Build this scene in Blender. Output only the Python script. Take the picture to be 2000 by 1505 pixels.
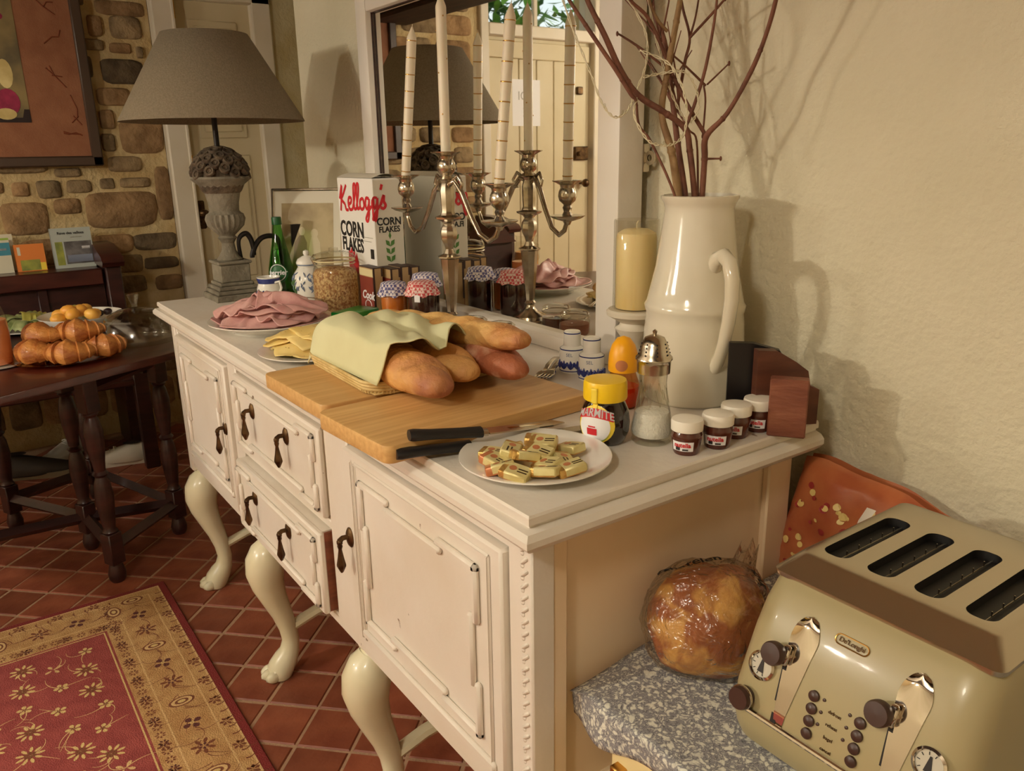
import bpy, bmesh, math, random
from mathutils import Vector, Matrix, noise
random.seed(7)
for o in list(bpy.data.objects): bpy.data.objects.remove(o)
SC = bpy.context.scene
COL = SC.collection
PI = math.pi
H = 0.93            # height of the sideboard top
WY = 0.625          # face of the mirror wall
XF = -3.62          # face of the far stone wall

# ------------------------------------------------------------------ camera
cam = bpy.data.cameras.new('camera'); camo = bpy.data.objects.new('camera', cam); COL.objects.link(camo)
cr, cu, cf = (0.58281, 0.81244, -0.01624), (-0.21791, 0.17550, 0.96006), (-0.78284, 0.55600, -0.27932)
camo.matrix_world = Matrix(((cr[0], cu[0], -cf[0], 0.68677), (cr[1], cu[1], -cf[1], -0.50861), (cr[2], cu[2], -cf[2], 1.33909), (0, 0, 0, 1)))
cam.sensor_fit = 'HORIZONTAL'; cam.sensor_width = 36.0; cam.lens = 36.0 * 1564.58 / 2000.0
cam.clip_start = 0.02; cam.clip_end = 60
SC.camera = camo
SC.cycles.transparent_max_bounces = 32

# ------------------------------------------------------------------ world, lights, exposure
w = bpy.data.worlds.new('world'); SC.world = w; w.use_nodes = True
w.node_tree.nodes['Background'].inputs[0].default_value = (0.75, 0.88, 1.0, 1)
w.node_tree.nodes['Background'].inputs[1].default_value = 1.1
SC.view_settings.view_transform = 'Standard'; SC.view_settings.look = 'None'
SC.view_settings.exposure = 0.54; SC.view_settings.gamma = 1.0; SC.view_settings.use_curve_mapping = False
def point(name, loc, energy, rad, col=(1, 0.74, 0.44)):
    l = bpy.data.lights.new(name, 'POINT'); l.energy = energy; l.shadow_soft_size = rad; l.color = col
    o = bpy.data.objects.new(name, l); o.location = loc; COL.objects.link(o); return o
WARM = (1, 0.93, 0.79)
for k, (x, y, z_, e) in enumerate(((-1.02, -2.35, 1.68, 36), (-.86, -2.48, 1.76, 10), (-1.18, -2.50, 1.76, 10))):     # bulbs of the hanging lamp in the middle of the room
    point('chandelier_bulb', (x, y, z_), e, 0.03, WARM)
point('wall_lamp_bulb', (-2.35, -2.75, 1.92), 28, 0.04, WARM)
point('overhead_fill', (.75, -1.75, 2.38), 38, 0.14, WARM)  # soft fill added overhead to lift the sideboard top and end panel
sun = bpy.data.lights.new('sun', 'SUN'); sun.energy = 2.2; sun.angle = 0.02
so = bpy.data.objects.new('sun', sun); so.rotation_euler = (math.radians(40), math.radians(-12), 0); COL.objects.link(so)

# ------------------------------------------------------------------ materials
def lin(c):
    def f(v):
        v /= 255.0
        return v / 12.92 if v <= 0.04045 else ((v + 0.055) / 1.055) ** 2.4
    return (f(c[0]), f(c[1]), f(c[2]), 1)
MT = {}
def M(name, col, rough=0.5, metal=0.0, col2=None, vs=6.0, lo=0.35, hi=0.65, bump=0.0, bs=60.0, stretch=(1, 1, 1), coat=0.0, spec=0.5, det=4.0, rnd=0.0, trans=0.0, sss=0.0, dist=0.0, emit=0.0, grad=None, chips=None):
    m = bpy.data.materials.new(name); m.use_nodes = True; MT[name] = m
    nt = m.node_tree; N = nt.nodes; L = nt.links; b = N['Principled BSDF']
    b.inputs['Base Color'].default_value = lin(col); b.inputs['Roughness'].default_value = rough; b.inputs['Metallic'].default_value = metal
    b.inputs['Specular IOR Level'].default_value = spec
    if coat: b.inputs['Coat Weight'].default_value = coat; b.inputs['Coat Roughness'].default_value = 0.08
    if trans: b.inputs['Transmission Weight'].default_value = trans
    if sss: b.inputs['Subsurface Weight'].default_value = sss; b.inputs['Subsurface Radius'].default_value = (0.02, 0.01, 0.004)
    if emit: b.inputs['Emission Color'].default_value = lin(col); b.inputs['Emission Strength'].default_value = emit
    if col2 or bump or rnd:
        tc = N.new('ShaderNodeTexCoord'); mp = N.new('ShaderNodeMapping'); mp.inputs['Scale'].default_value = stretch
        L.new(tc.outputs['Object'], mp.inputs['Vector'])
    if col2:
        n = N.new('ShaderNodeTexNoise'); n.inputs['Scale'].default_value = vs; n.inputs['Detail'].default_value = det; n.inputs['Distortion'].default_value = dist
        L.new(mp.outputs[0], n.inputs['Vector'])
        r = N.new('ShaderNodeValToRGB'); r.color_ramp.elements[0].position = lo; r.color_ramp.elements[1].position = hi
        r.color_ramp.elements[0].color = lin(col); r.color_ramp.elements[1].color = lin(col2)
        L.new(n.outputs['Fac'], r.inputs[0]); out = r.outputs[0]
        if grad:      # third colour towards one end: (colour, from x, to x)
            sx = N.new('ShaderNodeSeparateXYZ'); L.new(tc.outputs['Object'], sx.inputs[0]); n3 = N.new('ShaderNodeTexNoise'); n3.inputs['Scale'].default_value = 22; L.new(tc.outputs['Object'], n3.inputs['Vector'])
            ma = N.new('ShaderNodeMath'); ma.operation = 'MULTIPLY_ADD'; ma.inputs[1].default_value = .16; L.new(n3.outputs['Fac'], ma.inputs[0]); L.new(sx.outputs['X'], ma.inputs[2])
            mr = N.new('ShaderNodeMapRange'); mr.inputs[1].default_value = grad[1]; mr.inputs[2].default_value = grad[2]; L.new(ma.outputs[0], mr.inputs[0])
            mx = N.new('ShaderNodeMix'); mx.data_type = 'RGBA'; L.new(mr.outputs[0], mx.inputs[0]); L.new(out, mx.inputs[6]); mx.inputs[7].default_value = lin(grad[0]); out = mx.outputs[2]
        if chips:     # small worn spots where the undercoat shows
            n4 = N.new('ShaderNodeTexNoise'); n4.inputs['Scale'].default_value = 26; n4.inputs['Detail'].default_value = 6; L.new(tc.outputs['Object'], n4.inputs['Vector'])
            r4 = N.new('ShaderNodeValToRGB'); r4.color_ramp.elements[0].position = .735; r4.color_ramp.elements[1].position = .76; L.new(n4.outputs['Fac'], r4.inputs[0])
            m4 = N.new('ShaderNodeMix'); m4.data_type = 'RGBA'; L.new(r4.outputs[0], m4.inputs[0]); L.new(out, m4.inputs[6]); m4.inputs[7].default_value = lin(chips); out = m4.outputs[2]
        L.new(out, b.inputs['Base Color'])
    if rnd:
        oi = N.new('ShaderNodeObjectInfo'); hs = N.new('ShaderNodeHueSaturation')
        mr = N.new('ShaderNodeMapRange'); mr.inputs[3].default_value = 1 - rnd; mr.inputs[4].default_value = 1 + rnd
        L.new(oi.outputs['Random'], mr.inputs[0]); L.new(mr.outputs[0], hs.inputs['Value'])
        if col2: L.new(out, hs.inputs['Color'])
        else: hs.inputs['Color'].default_value = lin(col)
        L.new(hs.outputs[0], b.inputs['Base Color'])
    if bump:
        n2 = N.new('ShaderNodeTexNoise'); n2.inputs['Scale'].default_value = bs; n2.inputs['Detail'].default_value = 5
        L.new(mp.outputs[0], n2.inputs['Vector'])
        bp = N.new('ShaderNodeBump'); bp.inputs['Strength'].default_value = bump; bp.inputs['Distance'].default_value = 0.01
        L.new(n2.outputs['Fac'], bp.inputs['Height']); L.new(bp.outputs[0], b.inputs['Normal'])
    return m
def glass(name, tint=(255, 255, 255), rough=0.03, refl=1.0, ior=1.45, wrinkle=0.0, base=0.05):
    # clear thin-walled glass: see-through, with a glancing reflection
    m = bpy.data.materials.new(name); m.use_nodes = True; MT[name] = m
    nt = m.node_tree; N = nt.nodes; L = nt.links; N.remove(N['Principled BSDF'])
    t = N.new('ShaderNodeBsdfTransparent'); t.inputs[0].default_value = lin(tint)
    g = N.new('ShaderNodeBsdfGlossy'); g.inputs['Roughness'].default_value = rough
    lw = N.new('ShaderNodeLayerWeight'); lw.inputs[0].default_value = 0.5
    fr = N.new('ShaderNodeMath'); fr.operation = 'POWER'; fr.inputs[1].default_value = 4.0; L.new(lw.outputs['Facing'], fr.inputs[0])
    mu = N.new('ShaderNodeMath'); mu.operation = 'MULTIPLY_ADD'; mu.inputs[1].default_value = 0.55 * refl; mu.inputs[2].default_value = base; mu.use_clamp = True
    mx = N.new('ShaderNodeMixShader')
    if wrinkle:
        tc = N.new('ShaderNodeTexCoord'); nz = N.new('ShaderNodeTexNoise'); nz.inputs['Scale'].default_value = 28; nz.inputs['Detail'].default_value = 3; nz.inputs['Distortion'].default_value = 1.2; L.new(tc.outputs['Object'], nz.inputs['Vector'])
        bp = N.new('ShaderNodeBump'); bp.inputs['Strength'].default_value = wrinkle; bp.inputs['Distance'].default_value = .02; L.new(nz.outputs['Fac'], bp.inputs['Height']); L.new(bp.outputs[0], g.inputs['Normal']); L.new(bp.outputs[0], lw.inputs['Normal'])
    L.new(fr.outputs[0], mu.inputs[0]); L.new(mu.outputs[0], mx.inputs[0]); L.new(t.outputs[0], mx.inputs[1]); L.new(g.outputs[0], mx.inputs[2])
    L.new(mx.outputs[0], N['Material Output'].inputs[0]); return m

M('plaster', (222, 212, 184), 0.9, bump=0.55, bs=75, col2=(212, 202, 172), vs=3)
M('plaster_old', (200, 188, 150), 0.92, bump=0.5, bs=60, col2=(184, 166, 118), vs=5)
M('mortar', (206, 184, 138), 0.95, bump=0.9, bs=55, col2=(186, 158, 108), vs=9)
M('stone', (160, 136, 100), 0.92, bump=0.9, bs=45, col2=(118, 98, 70), vs=14, rnd=0.2)
M('stone_warm', (168, 134, 94), 0.92, bump=0.9, bs=45, col2=(130, 100, 66), vs=14, rnd=0.18)
M('stone_dark', (114, 96, 70), 0.92, bump=0.9, bs=45, col2=(86, 70, 50), vs=18, rnd=0.2)
M('ceiling_paint', (226, 216, 196), 0.9)
M('beam_wood', (70, 48, 34), 0.7, col2=(48, 32, 24), vs=5, stretch=(1, 8, 8), bump=0.3)
M('trim_paint', (224, 214, 196), 0.45, col2=(216, 204, 180), vs=4)
M('door_paint', (214, 200, 166), 0.5, col2=(204, 188, 150), vs=3)
M('tile', (152, 86, 60), 0.5, col2=(128, 66, 46), vs=9, bump=0.25, bs=30, rnd=0.2)
M('grout', (176, 142, 112), 0.9, bump=0.4, bs=90)
M('white_paint', (228, 220, 208), 0.42, col2=(218, 206, 188), vs=5, lo=0.4, hi=0.8, bump=0.12, bs=40, chips=(120, 92, 64))
M('side_paint', (242, 220, 186), 0.34, col2=(224, 192, 152), vs=4, lo=0.3, hi=0.8, stretch=(1, 1, .5))
M('leg_paint', (232, 228, 200), 0.3, col2=(222, 214, 180), vs=6, coat=0.3)
M('brass_dark', (112, 86, 56), 0.4, 0.85, col2=(70, 50, 34), vs=40)
M('brass', (196, 150, 80), 0.3, 1.0)
M('drawer_wood', (140, 78, 48), 0.6, col2=(112, 58, 36), vs=8, stretch=(2, 2, 10))
M('dark_wood', (82, 40, 32), 0.32, col2=(58, 28, 24), vs=5, stretch=(4, 1, 4), coat=0.25)
M('dark_wood2', (66, 34, 30), 0.4, col2=(44, 22, 20), vs=7, stretch=(1, 1, 5), coat=0.2)
M('silver', (216, 208, 194), 0.2, 1.0, col2=(184, 170, 146), vs=30)
M('steel', (200, 190, 172), 0.25, 1.0)
M('chrome', (220, 212, 200), 0.08, 1.0)
M('wax', (240, 228, 204), 0.4, sss=0.15, col2=(232, 216, 186), vs=10)
M('wax_yellow', (246, 226, 172), 0.42, sss=0.2, col2=(240, 214, 152), vs=6)
M('ceramic', (228, 220, 200), 0.12, coat=0.6, col2=(214, 202, 174), vs=5, bump=0.06, bs=12)
M('ceramic_white', (240, 236, 226), 0.15, coat=0.5)
M('stand_paint', (222, 212, 192), 0.55, col2=(206, 194, 168), vs=14)
M('blue_glaze', (44, 54, 120), 0.2, coat=0.4)
M('grey_blue', (110, 124, 150), 0.25, coat=0.4)
M('leaf_glaze', (70, 110, 60), 0.3)
M('bark', (132, 84, 62), 0.75, col2=(102, 62, 46), vs=30, bump=0.3, bs=120)
M('bark_pale', (170, 138, 94), 0.8, col2=(132, 100, 66), vs=30, bump=0.3, bs=120)
M('bud', (70, 44, 34), 0.7)
M('string', (216, 204, 170), 0.6)
M('shade_cloth', (134, 120, 98), 0.85, bump=0.2, bs=300, col2=(122, 108, 86), vs=200, det=2)
M('lamp_stone', (140, 132, 114), 0.85, bump=0.7, bs=50, col2=(110, 102, 86), vs=14)
M('lamp_flowers', (112, 96, 76), 0.85, bump=0.8, bs=60, col2=(74, 60, 46), vs=30)
M('iron', (36, 30, 28), 0.45, 0.4)
M('cable_black', (24, 20, 18), 0.4)
M('cardboard_white', (240, 236, 228), 0.55)
M('cardboard_side', (222, 214, 196), 0.6)
M('print_red', (206, 34, 44), 0.5)
M('print_black', (34, 30, 28), 0.5)
M('print_green', (84, 132, 60), 0.5)
M('print_gold', (214, 158, 70), 0.5, col2=(232, 190, 110), vs=30)
M('print_grey', (170, 164, 150), 0.6)
M('oat', (230, 196, 138), 0.8, col2=(176, 120, 72), vs=150, det=2, lo=.4, hi=.62, bump=1.0, bs=150)
M('teabox_front', (150, 62, 44), 0.5, col2=(112, 40, 34), vs=10)
M('teabox_side', (196, 164, 116), 0.6, col2=(176, 140, 94), vs=12)
M('teabox_top', (66, 44, 36), 0.5)
M('label_cream', (226, 210, 160), 0.6)
M('jam_dark', (48, 14, 18), 0.15, coat=0.4)
M('jam_amber', (204, 116, 44), 0.15, coat=0.4, col2=(184, 96, 36), vs=15)
M('ham', (202, 146, 142), 0.4, col2=(228, 184, 176), vs=22, lo=0.35, hi=0.7, sss=0.08, spec=0.4, bump=.15, bs=60)
M('cheese', (238, 206, 118), 0.45, col2=(246, 220, 146), vs=12, sss=0.1)
M('cheese_hole', (206, 168, 84), 0.6)
M('board_wood', (224, 182, 118), 0.42, col2=(200, 152, 92), vs=4, stretch=(26, 1.2, 26), lo=0.3, hi=0.7)
M('board_wood2', (222, 180, 118), 0.42, col2=(202, 156, 96), vs=4, stretch=(24, 1.0, 24), lo=0.3, hi=0.7)
M('linen', (224, 222, 178), 0.9, bump=0.06, bs=500, col2=(214, 210, 164), vs=7)
M('wicker', (222, 196, 136), 0.7, col2=(196, 164, 100), vs=40)
M('crust', (232, 178, 104), 0.6, col2=(208, 138, 74), vs=14, lo=0.35, hi=0.75, bump=1.0, bs=38, grad=((166, 104, 76), .2, .30))
M('crust_pale', (234, 192, 118), 0.6, col2=(208, 148, 80), vs=12, lo=0.4, hi=0.7, bump=0.7, bs=45, grad=((204, 146, 88), .2, .3))
M('crust_long', (236, 194, 122), 0.6, col2=(212, 154, 86), vs=14, lo=0.4, hi=0.7, bump=1.0, bs=38, grad=((184, 108, 70), .25, .38))
M('crust_dark', (178, 106, 72), 0.6, col2=(228, 190, 156), vs=26, lo=0.52, hi=0.75, bump=0.7, bs=50)
M('crumb', (236, 206, 148), 0.8, bump=0.4, bs=90)
M('croissant', (216, 148, 76), 0.42, col2=(168, 92, 44), vs=22, lo=.38, hi=.66, bump=0.4, bs=90, coat=0.2, stretch=(1, 1, 1.6))
M('knife_handle', (28, 26, 26), 0.45)
M('foil_gold', (226, 190, 110), 0.3, 0.75, col2=(208, 150, 84), vs=30, bump=0.5, bs=110)
M('foil_label', (232, 222, 164), 0.4, 0.25, col2=(214, 196, 128), vs=25)
M('foil_red', (204, 130, 84), 0.4, 0.3)
M('marmite_glass', (28, 14, 12), 0.06, coat=0.8)
M('yellow_plastic', (250, 206, 30), 0.35, sss=0.05)
M('label_yellow', (248, 216, 70), 0.45)
M('honey_cap', (252, 176, 20), 0.4, sss=0.1)
M('honey', (206, 70, 30), 0.12, coat=0.4)
M('label_green', (150, 180, 70), 0.5)
M('sugar', (248, 244, 236), 0.8, bump=0.5, bs=300)
M('cocoa', (84, 40, 28), 0.15, coat=0.5)
M('lid_white', (240, 232, 216), 0.35)
M('rack_wood', (150, 92, 66), 0.5, col2=(116, 62, 44), vs=10, stretch=(1, 1, 4), bump=0.15)
M('rack_wood2', (112, 66, 46), 0.45, col2=(84, 46, 34), vs=10, stretch=(1, 1, 4))
M('black_lacquer', (22, 16, 16), 0.35)
M('cream_enamel', (170, 157, 118), 0.34, coat=0.15)
M('brown_knob', (66, 42, 34), 0.4)
M('slot_dark', (18, 14, 12), 0.5)
M('dial_face', (196, 190, 172), 0.4)
M('cabinet_paint', (232, 214, 160), 0.45)
M('loaf', (166, 98, 58), 0.65, col2=(226, 178, 104), vs=20, lo=0.46, hi=0.62, bump=0.5, bs=50, dist=.8)
M('bag_orange', (196, 116, 70), 0.35, col2=(172, 86, 52), vs=12, coat=0.4, bump=.2, bs=30)
M('bag_dot', (238, 208, 130), 0.4)
M('bag_dot2', (160, 50, 50), 0.4)
M('rug_red', (168, 80, 74), 0.95, bump=0.6, bs=260, col2=(152, 66, 64), vs=25)
M('rug_edge', (136, 46, 44), 0.95, bump=0.6, bs=260)
M('rug_gold', (210, 168, 112), 0.95, bump=0.6, bs=260, col2=(192, 146, 92), vs=30)
M('rug_gold_light', (224, 188, 132), 0.95, bump=0.5, bs=260)
M('rug_brown', (132, 78, 52), 0.95, bump=0.5, bs=260)
M('rug_cream', (222, 192, 128), 0.95, bump=0.5, bs=260)
M('rug_plum', (104, 56, 52), 0.95, bump=0.5, bs=260)
M('juice', (214, 130, 80), 0.25, coat=0.3)
M('juice_orange', (236, 150, 40), 0.25, coat=0.3)
M('peach', (240, 168, 66), 0.4, col2=(248, 196, 96), vs=8, sss=0.1)
M('fruit_green', (196, 190, 96), 0.45, col2=(176, 170, 80), vs=10)
M('prune', (40, 24, 28), 0.35)
M('greens', (176, 184, 128), 0.6, col2=(122, 140, 84), vs=20)
M('book_paper', (222, 212, 186), 0.7)
M('book_grey', (178, 184, 176), 0.5)
M('book_orange', (226, 130, 54), 0.5)
M('book_white', (212, 206, 182), 0.5)
M('book_teal', (64, 138, 158), 0.5)
M('book_photo', (120, 116, 116), 0.5, col2=(70, 66, 64), vs=20)
M('book_blue', (142, 150, 170), 0.5)
M('book_lime', (170, 170, 70), 0.5, col2=(120, 130, 60), vs=20)
M('pic_frame', (76, 58, 46), 0.4)
M('pic_mat', (154, 102, 70), 0.8, col2=(142, 90, 60), vs=14, bump=0.2, bs=160)
M('pic_inner', (150, 130, 84), 0.8, col2=(104, 92, 66), vs=7)
M('pic_line', (124, 62, 34), 0.8)
M('pic_pale', (226, 206, 144), 0.8, col2=(200, 176, 112), vs=14)
M('pic_plum', (64, 32, 40), 0.8)
M('pic_magenta', (172, 50, 84), 0.8, col2=(140, 40, 70), vs=30)
M('pic_dark', (44, 30, 28), 0.8)
M('photo_sepia', (196, 176, 130), 0.5, col2=(150, 126, 84), vs=9)
M('photo_dark', (140, 116, 82), 0.5)
M('photo_pale', (214, 198, 158), 0.5)
M('photo_mat', (232, 224, 202), 0.6)
M('shoe_white', (226, 220, 206), 0.5)
M('shoe_dark', (52, 44, 38), 0.6)
M('shoe_sole', (120, 104, 80), 0.7)
M('paper', (238, 236, 236), 0.7)
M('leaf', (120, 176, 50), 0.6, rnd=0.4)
M('leaf_shaded', (56, 96, 44), 0.6, rnd=0.4)
M('perrier_label', (30, 96, 46), 0.4)
M('green_foil', (16, 140, 52), 0.3, coat=0.3)
M('cap_green', (18, 84, 40), 0.4)
glass('clear', (251, 250, 246))
glass('clear_thick', (247, 247, 242), 0.05, 1.5, 1.5, 0.0, 0.09)
glass('green_glass', (150, 214, 122), 0.04, 1.2)
glass('amber_glass', (236, 190, 130), 0.04, 1.0)
glass('dome_glass', (240, 238, 228), 0.12, 1.9, 1.5, 0.0, 0.13)
glass('film', (246, 240, 230), 0.2, 1.7, 1.5, .9, .10)
mm = M('mirror', (238, 236, 228), 0.015, 1.0)
# printed cotton: small pale flowers on grey blue
def floral():
    m = M('floral_cotton', (112, 120, 138), 0.9); nt = m.node_tree; N = nt.nodes; L = nt.links; b = N['Principled BSDF']
    tc = N.new('ShaderNodeTexCoord'); cur = None
    base = N.new('ShaderNodeRGB'); base.outputs[0].default_value = lin((142, 140, 142)); cur = base.outputs[0]
    nz = N.new('ShaderNodeTexNoise'); nz.inputs['Scale'].default_value = 60; L.new(tc.outputs['Object'], nz.inputs['Vector'])
    ad = N.new('ShaderNodeMix'); ad.data_type = 'RGBA'; ad.blend_type = 'LINEAR_LIGHT'; ad.inputs[0].default_value = 0.012
    L.new(tc.outputs['Object'], ad.inputs[6]); L.new(nz.outputs['Color'], ad.inputs[7])
    for sc, lo, hi, col, ft in ((230, 0.02, 0.07, (100, 98, 102), 'DISTANCE_TO_EDGE'), (150, 0.0, 0.0, (206, 204, 192), 'F1'), (90, 0.0, 0.0, (222, 220, 206), 'F1'), (340, 0, 0, (196, 192, 180), 'F1')):
        v = N.new('ShaderNodeTexVoronoi'); v.inputs['Scale'].default_value = sc; v.feature = ft
        L.new(ad.outputs[2], v.inputs['Vector'])
        r = N.new('ShaderNodeValToRGB'); e = r.color_ramp.elements
        if ft == 'F1': e[0].position = 0.26 if sc != 340 else 0.2; e[1].position = 0.40 if sc != 340 else 0.36
        else: e[0].position = lo; e[1].position = hi
        e[0].color = (1, 1, 1, 1); e[1].color = (0, 0, 0, 1)
        L.new(v.outputs['Distance'], r.inputs[0])
        mx = N.new('ShaderNodeMix'); mx.data_type = 'RGBA'; L.new(r.outputs[0], mx.inputs[0]); L.new(cur, mx.inputs[6]); mx.inputs[7].default_value = lin(col)
        cur = mx.outputs[2]
    L.new(cur, b.inputs['Base Color'])
floral()

# ------------------------------------------------------------------ mesh builder
class MB:
    def __init__(s): s.v = []; s.f = []
    def add(s, vs, fs, T=None):
        k = len(s.v)
        for p in vs:
            p = Vector(p)
            s.v.append(T @ p if T else p)
        for f in fs: s.f.append(tuple(i + k for i in f))
        return s
    def box(s, x0, x1, y0, y1, z0, z1, T=None, bev=0.0, seg=1):
        if bev <= 0:
            vs = [(x, y, z) for z in (z0, z1) for y in (y0, y1) for x in (x0, x1)]
            return s.add(vs, [(0, 2, 3, 1), (4, 5, 7, 6), (0, 1, 5, 4), (2, 6, 7, 3), (0, 4, 6, 2), (1, 3, 7, 5)], T)
        bm = bmesh.new(); bmesh.ops.create_cube(bm, size=1)
        for v in bm.verts: v.co = Vector(((x0 + x1) / 2 + v.co.x * (x1 - x0), (y0 + y1) / 2 + v.co.y * (y1 - y0), (z0 + z1) / 2 + v.co.z * (z1 - z0)))
        bmesh.ops.bevel(bm, geom=list(bm.edges), offset=bev, segments=seg, affect='EDGES', profile=0.5)
        return s.bm(bm, T)
    def bm(s, bm, T=None):
        bm.verts.ensure_lookup_table(); bm.verts.index_update()
        s.add([v.co.copy() for v in bm.verts], [[v.index for v in f.verts] for f in bm.faces], T); bm.free(); return s
    def lathe(s, prof, n=28, c=(0, 0, 0), T=None, wob=None, flute=None):
        vs = []; fs = []; m = len(prof)
        for i, (r, z) in enumerate(prof):
            for j in range(n):
                a = 2 * PI * j / n; rr = r
                if flute and flute[1] <= z <= flute[2]: rr = r * (1 + flute[3] * abs(math.sin(a * flute[0] / 2)))
                if wob: rr *= 1 + wob * noise.noise((math.cos(a) * 1.5, math.sin(a) * 1.5, z * 14))
                vs.append((c[0] + rr * math.cos(a), c[1] + rr * math.sin(a), c[2] + z))
        for i in range(m - 1):
            for j in range(n):
                k = (j + 1) % n; fs.append((i * n + j, i * n + k, (i + 1) * n + k, (i + 1) * n + j))
        return s.add(vs, fs, T)
    def tube(s, pts, rad, n=8, T=None, cap=True, flat=1.0):
        P = [Vector(p[:3]) for p in pts]; m = len(P)
        R = [rad] * m if isinstance(rad, (int, float)) else list(rad)
        vs = []; fs = []; up = None
        for i in range(m):
            t = (P[min(i + 1, m - 1)] - P[max(i - 1, 0)]).normalized()
            if up is None:
                up = Vector((0, 0, 1)) if abs(t.z) < 0.9 else Vector((1, 0, 0))
            a = t.cross(up)
            if a.length < 1e-6: a = t.orthogonal()
            a.normalize(); bb = a.cross(t).normalized(); up = bb
            for j in range(n):
                q = 2 * PI * j / n; vs.append(P[i] + a * (R[i] * math.cos(q)) + bb * (R[i] * flat * math.sin(q)))
        for i in range(m - 1):
            for j in range(n):
                k = (j + 1) % n; fs.append((i * n + j, i * n + k, (i + 1) * n + k, (i + 1) * n + j))
        if cap: fs.append(tuple(reversed(range(n)))); fs.append(tuple((m - 1) * n + j for j in range(n)))
        return s.add(vs, fs, T)
    def prism(s, poly, z0, z1, T=None):
        n = len(poly); vs = [(x, y, z0) for x, y in poly] + [(x, y, z1) for x, y in poly]
        fs = [tuple(reversed(range(n))), tuple(range(n, 2 * n))] + [(i, (i + 1) % n, n + (i + 1) % n, n + i) for i in range(n)]
        return s.add(vs, fs, T)
    def ell(s, c, r, n=12, T=None, m=None):
        m = m or max(5, n // 2); pr = [(math.sin(PI * i / m), -math.cos(PI * i / m)) for i in range(m + 1)]
        q = MB().lathe([(max(a, 0), b) for a, b in pr], n)
        r = (r, r, r) if isinstance(r, (int, float)) else r
        return s.add([(c[0] + v.x * r[0], c[1] + v.y * r[1], c[2] + v.z * r[2]) for v in q.v], q.f, T)
    def grid(s, fn, nu, nv, T=None, close_u=False):
        vs = [fn(i / (nu - 1 if not close_u else nu), j / (nv - 1)) for j in range(nv) for i in range(nu)]
        fs = []
        for j in range(nv - 1):
            for i in range(nu if close_u else nu - 1):
                k = (i + 1) % nu; fs.append((j * nu + i, j * nu + k, (j + 1) * nu + k, (j + 1) * nu + i))
        return s.add(vs, fs, T)
    def disc(s, c, r, n=16, T=None, ry=None):
        return s.add([(c[0] + r * math.cos(2 * PI * i / n), c[1] + (ry or r) * math.sin(2 * PI * i / n), c[2]) for i in range(n)], [tuple(range(n))], T)
def RZ(a): return Matrix.Rotation(a, 4, 'Z')
def RX(a): return Matrix.Rotation(a, 4, 'X')
def RY(a): return Matrix.Rotation(a, 4, 'Y')
def TR(x, y, z): return Matrix.Translation((x, y, z))
def rootloc(o):
    v = Vector((0, 0, 0))
    while o: v += Vector(o.location); o = o.parent
    return v
def obj(name, mb, mat, parent=None, w=False, smooth=40, solid=0.0, sub=0, kind=None, label=None, off=0.0):
    me = bpy.data.meshes.new(name)
    sh = rootloc(parent) if (w and parent) else Vector((0, 0, 0))
    me.from_pydata([tuple(p - sh) for p in (Vector(q) for q in mb.v)], [], mb.f); me.validate(); me.update()
    bm = bmesh.new(); bm.from_mesh(me); bmesh.ops.recalc_face_normals(bm, faces=bm.faces); bm.to_mesh(me); bm.free()
    if smooth:
        me.shade_smooth(); me.set_sharp_from_angle(angle=math.radians(smooth))
    me.materials.append(MT[mat] if isinstance(mat, str) else mat)
    o = bpy.data.objects.new(name, me); COL.objects.link(o); o.parent = parent
    if solid: md = o.modifiers.new('solid', 'SOLIDIFY'); md.thickness = solid; md.offset = off
    if sub: md = o.modifiers.new('sub', 'SUBSURF'); md.levels = sub; md.render_levels = sub
    if kind: o['kind'] = kind
    if label: o['label'] = label
    return o
def tag(o, label, cat, group=None):
    o['label'] = label; o['category'] = cat
    if group: o['group'] = group
    return o
def thing(name, label, cat, loc=(0, 0, 0), rz=0.0, group=None):
    o = bpy.data.objects.new(name, None); COL.objects.link(o); o.location = loc; o.rotation_euler = (0, 0, rz); o.empty_display_size = 0.05
    return tag(o, label, cat, group)
def struct(name, mb, mat, **k):
    o = obj(name, mb, mat, **k); o['kind'] = 'structure'; return o
def dup(root, loc, rz=0.0, label=None, group=None):
    def cp(o, par):
        c = o.copy(); COL.objects.link(c); c.parent = par
        for ch in [k for k in bpy.data.objects if k.parent == o]: cp(ch, c)
        return c
    r = cp(root, None); r.location = loc; r.rotation_euler = (0, 0, rz)
    if label: r['label'] = label
    if group: r['group'] = group
    return r
def text(s, size, mat, parent, T, name='lettering', shear=0.0, bold=0.0, xs=1.0, wrap=None, align='CENTER', spacing=1.0, depth=0.0004):
    cu = bpy.data.curves.new('t', 'FONT'); cu.body = s; cu.size = size; cu.shear = shear; cu.offset = bold; cu.align_x = align; cu.align_y = 'CENTER'
    cu.space_character = spacing; cu.resolution_u = 3; cu.extrude = depth
    o = bpy.data.objects.new('t', cu); COL.objects.link(o); dg = bpy.context.evaluated_depsgraph_get(); dg.update()
    me = o.evaluated_get(dg).to_mesh(); vs = [v.co.copy() for v in me.vertices]; fs = [tuple(p.vertices) for p in me.polygons]
    o.evaluated_get(dg).to_mesh_clear(); bpy.data.objects.remove(o); bpy.data.curves.remove(cu)
    mb = MB(); out = []
    for v in vs:
        v.x *= xs
        if wrap:      # x runs round a cylinder of radius wrap, y up it
            a = v.x / wrap; v = Vector(((wrap + v.z) * math.sin(a), -(wrap + v.z) * math.cos(a), v.y))
        out.append(v)
    mb.add(out, fs, T); return obj(name, mb, mat, parent, smooth=0)
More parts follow.
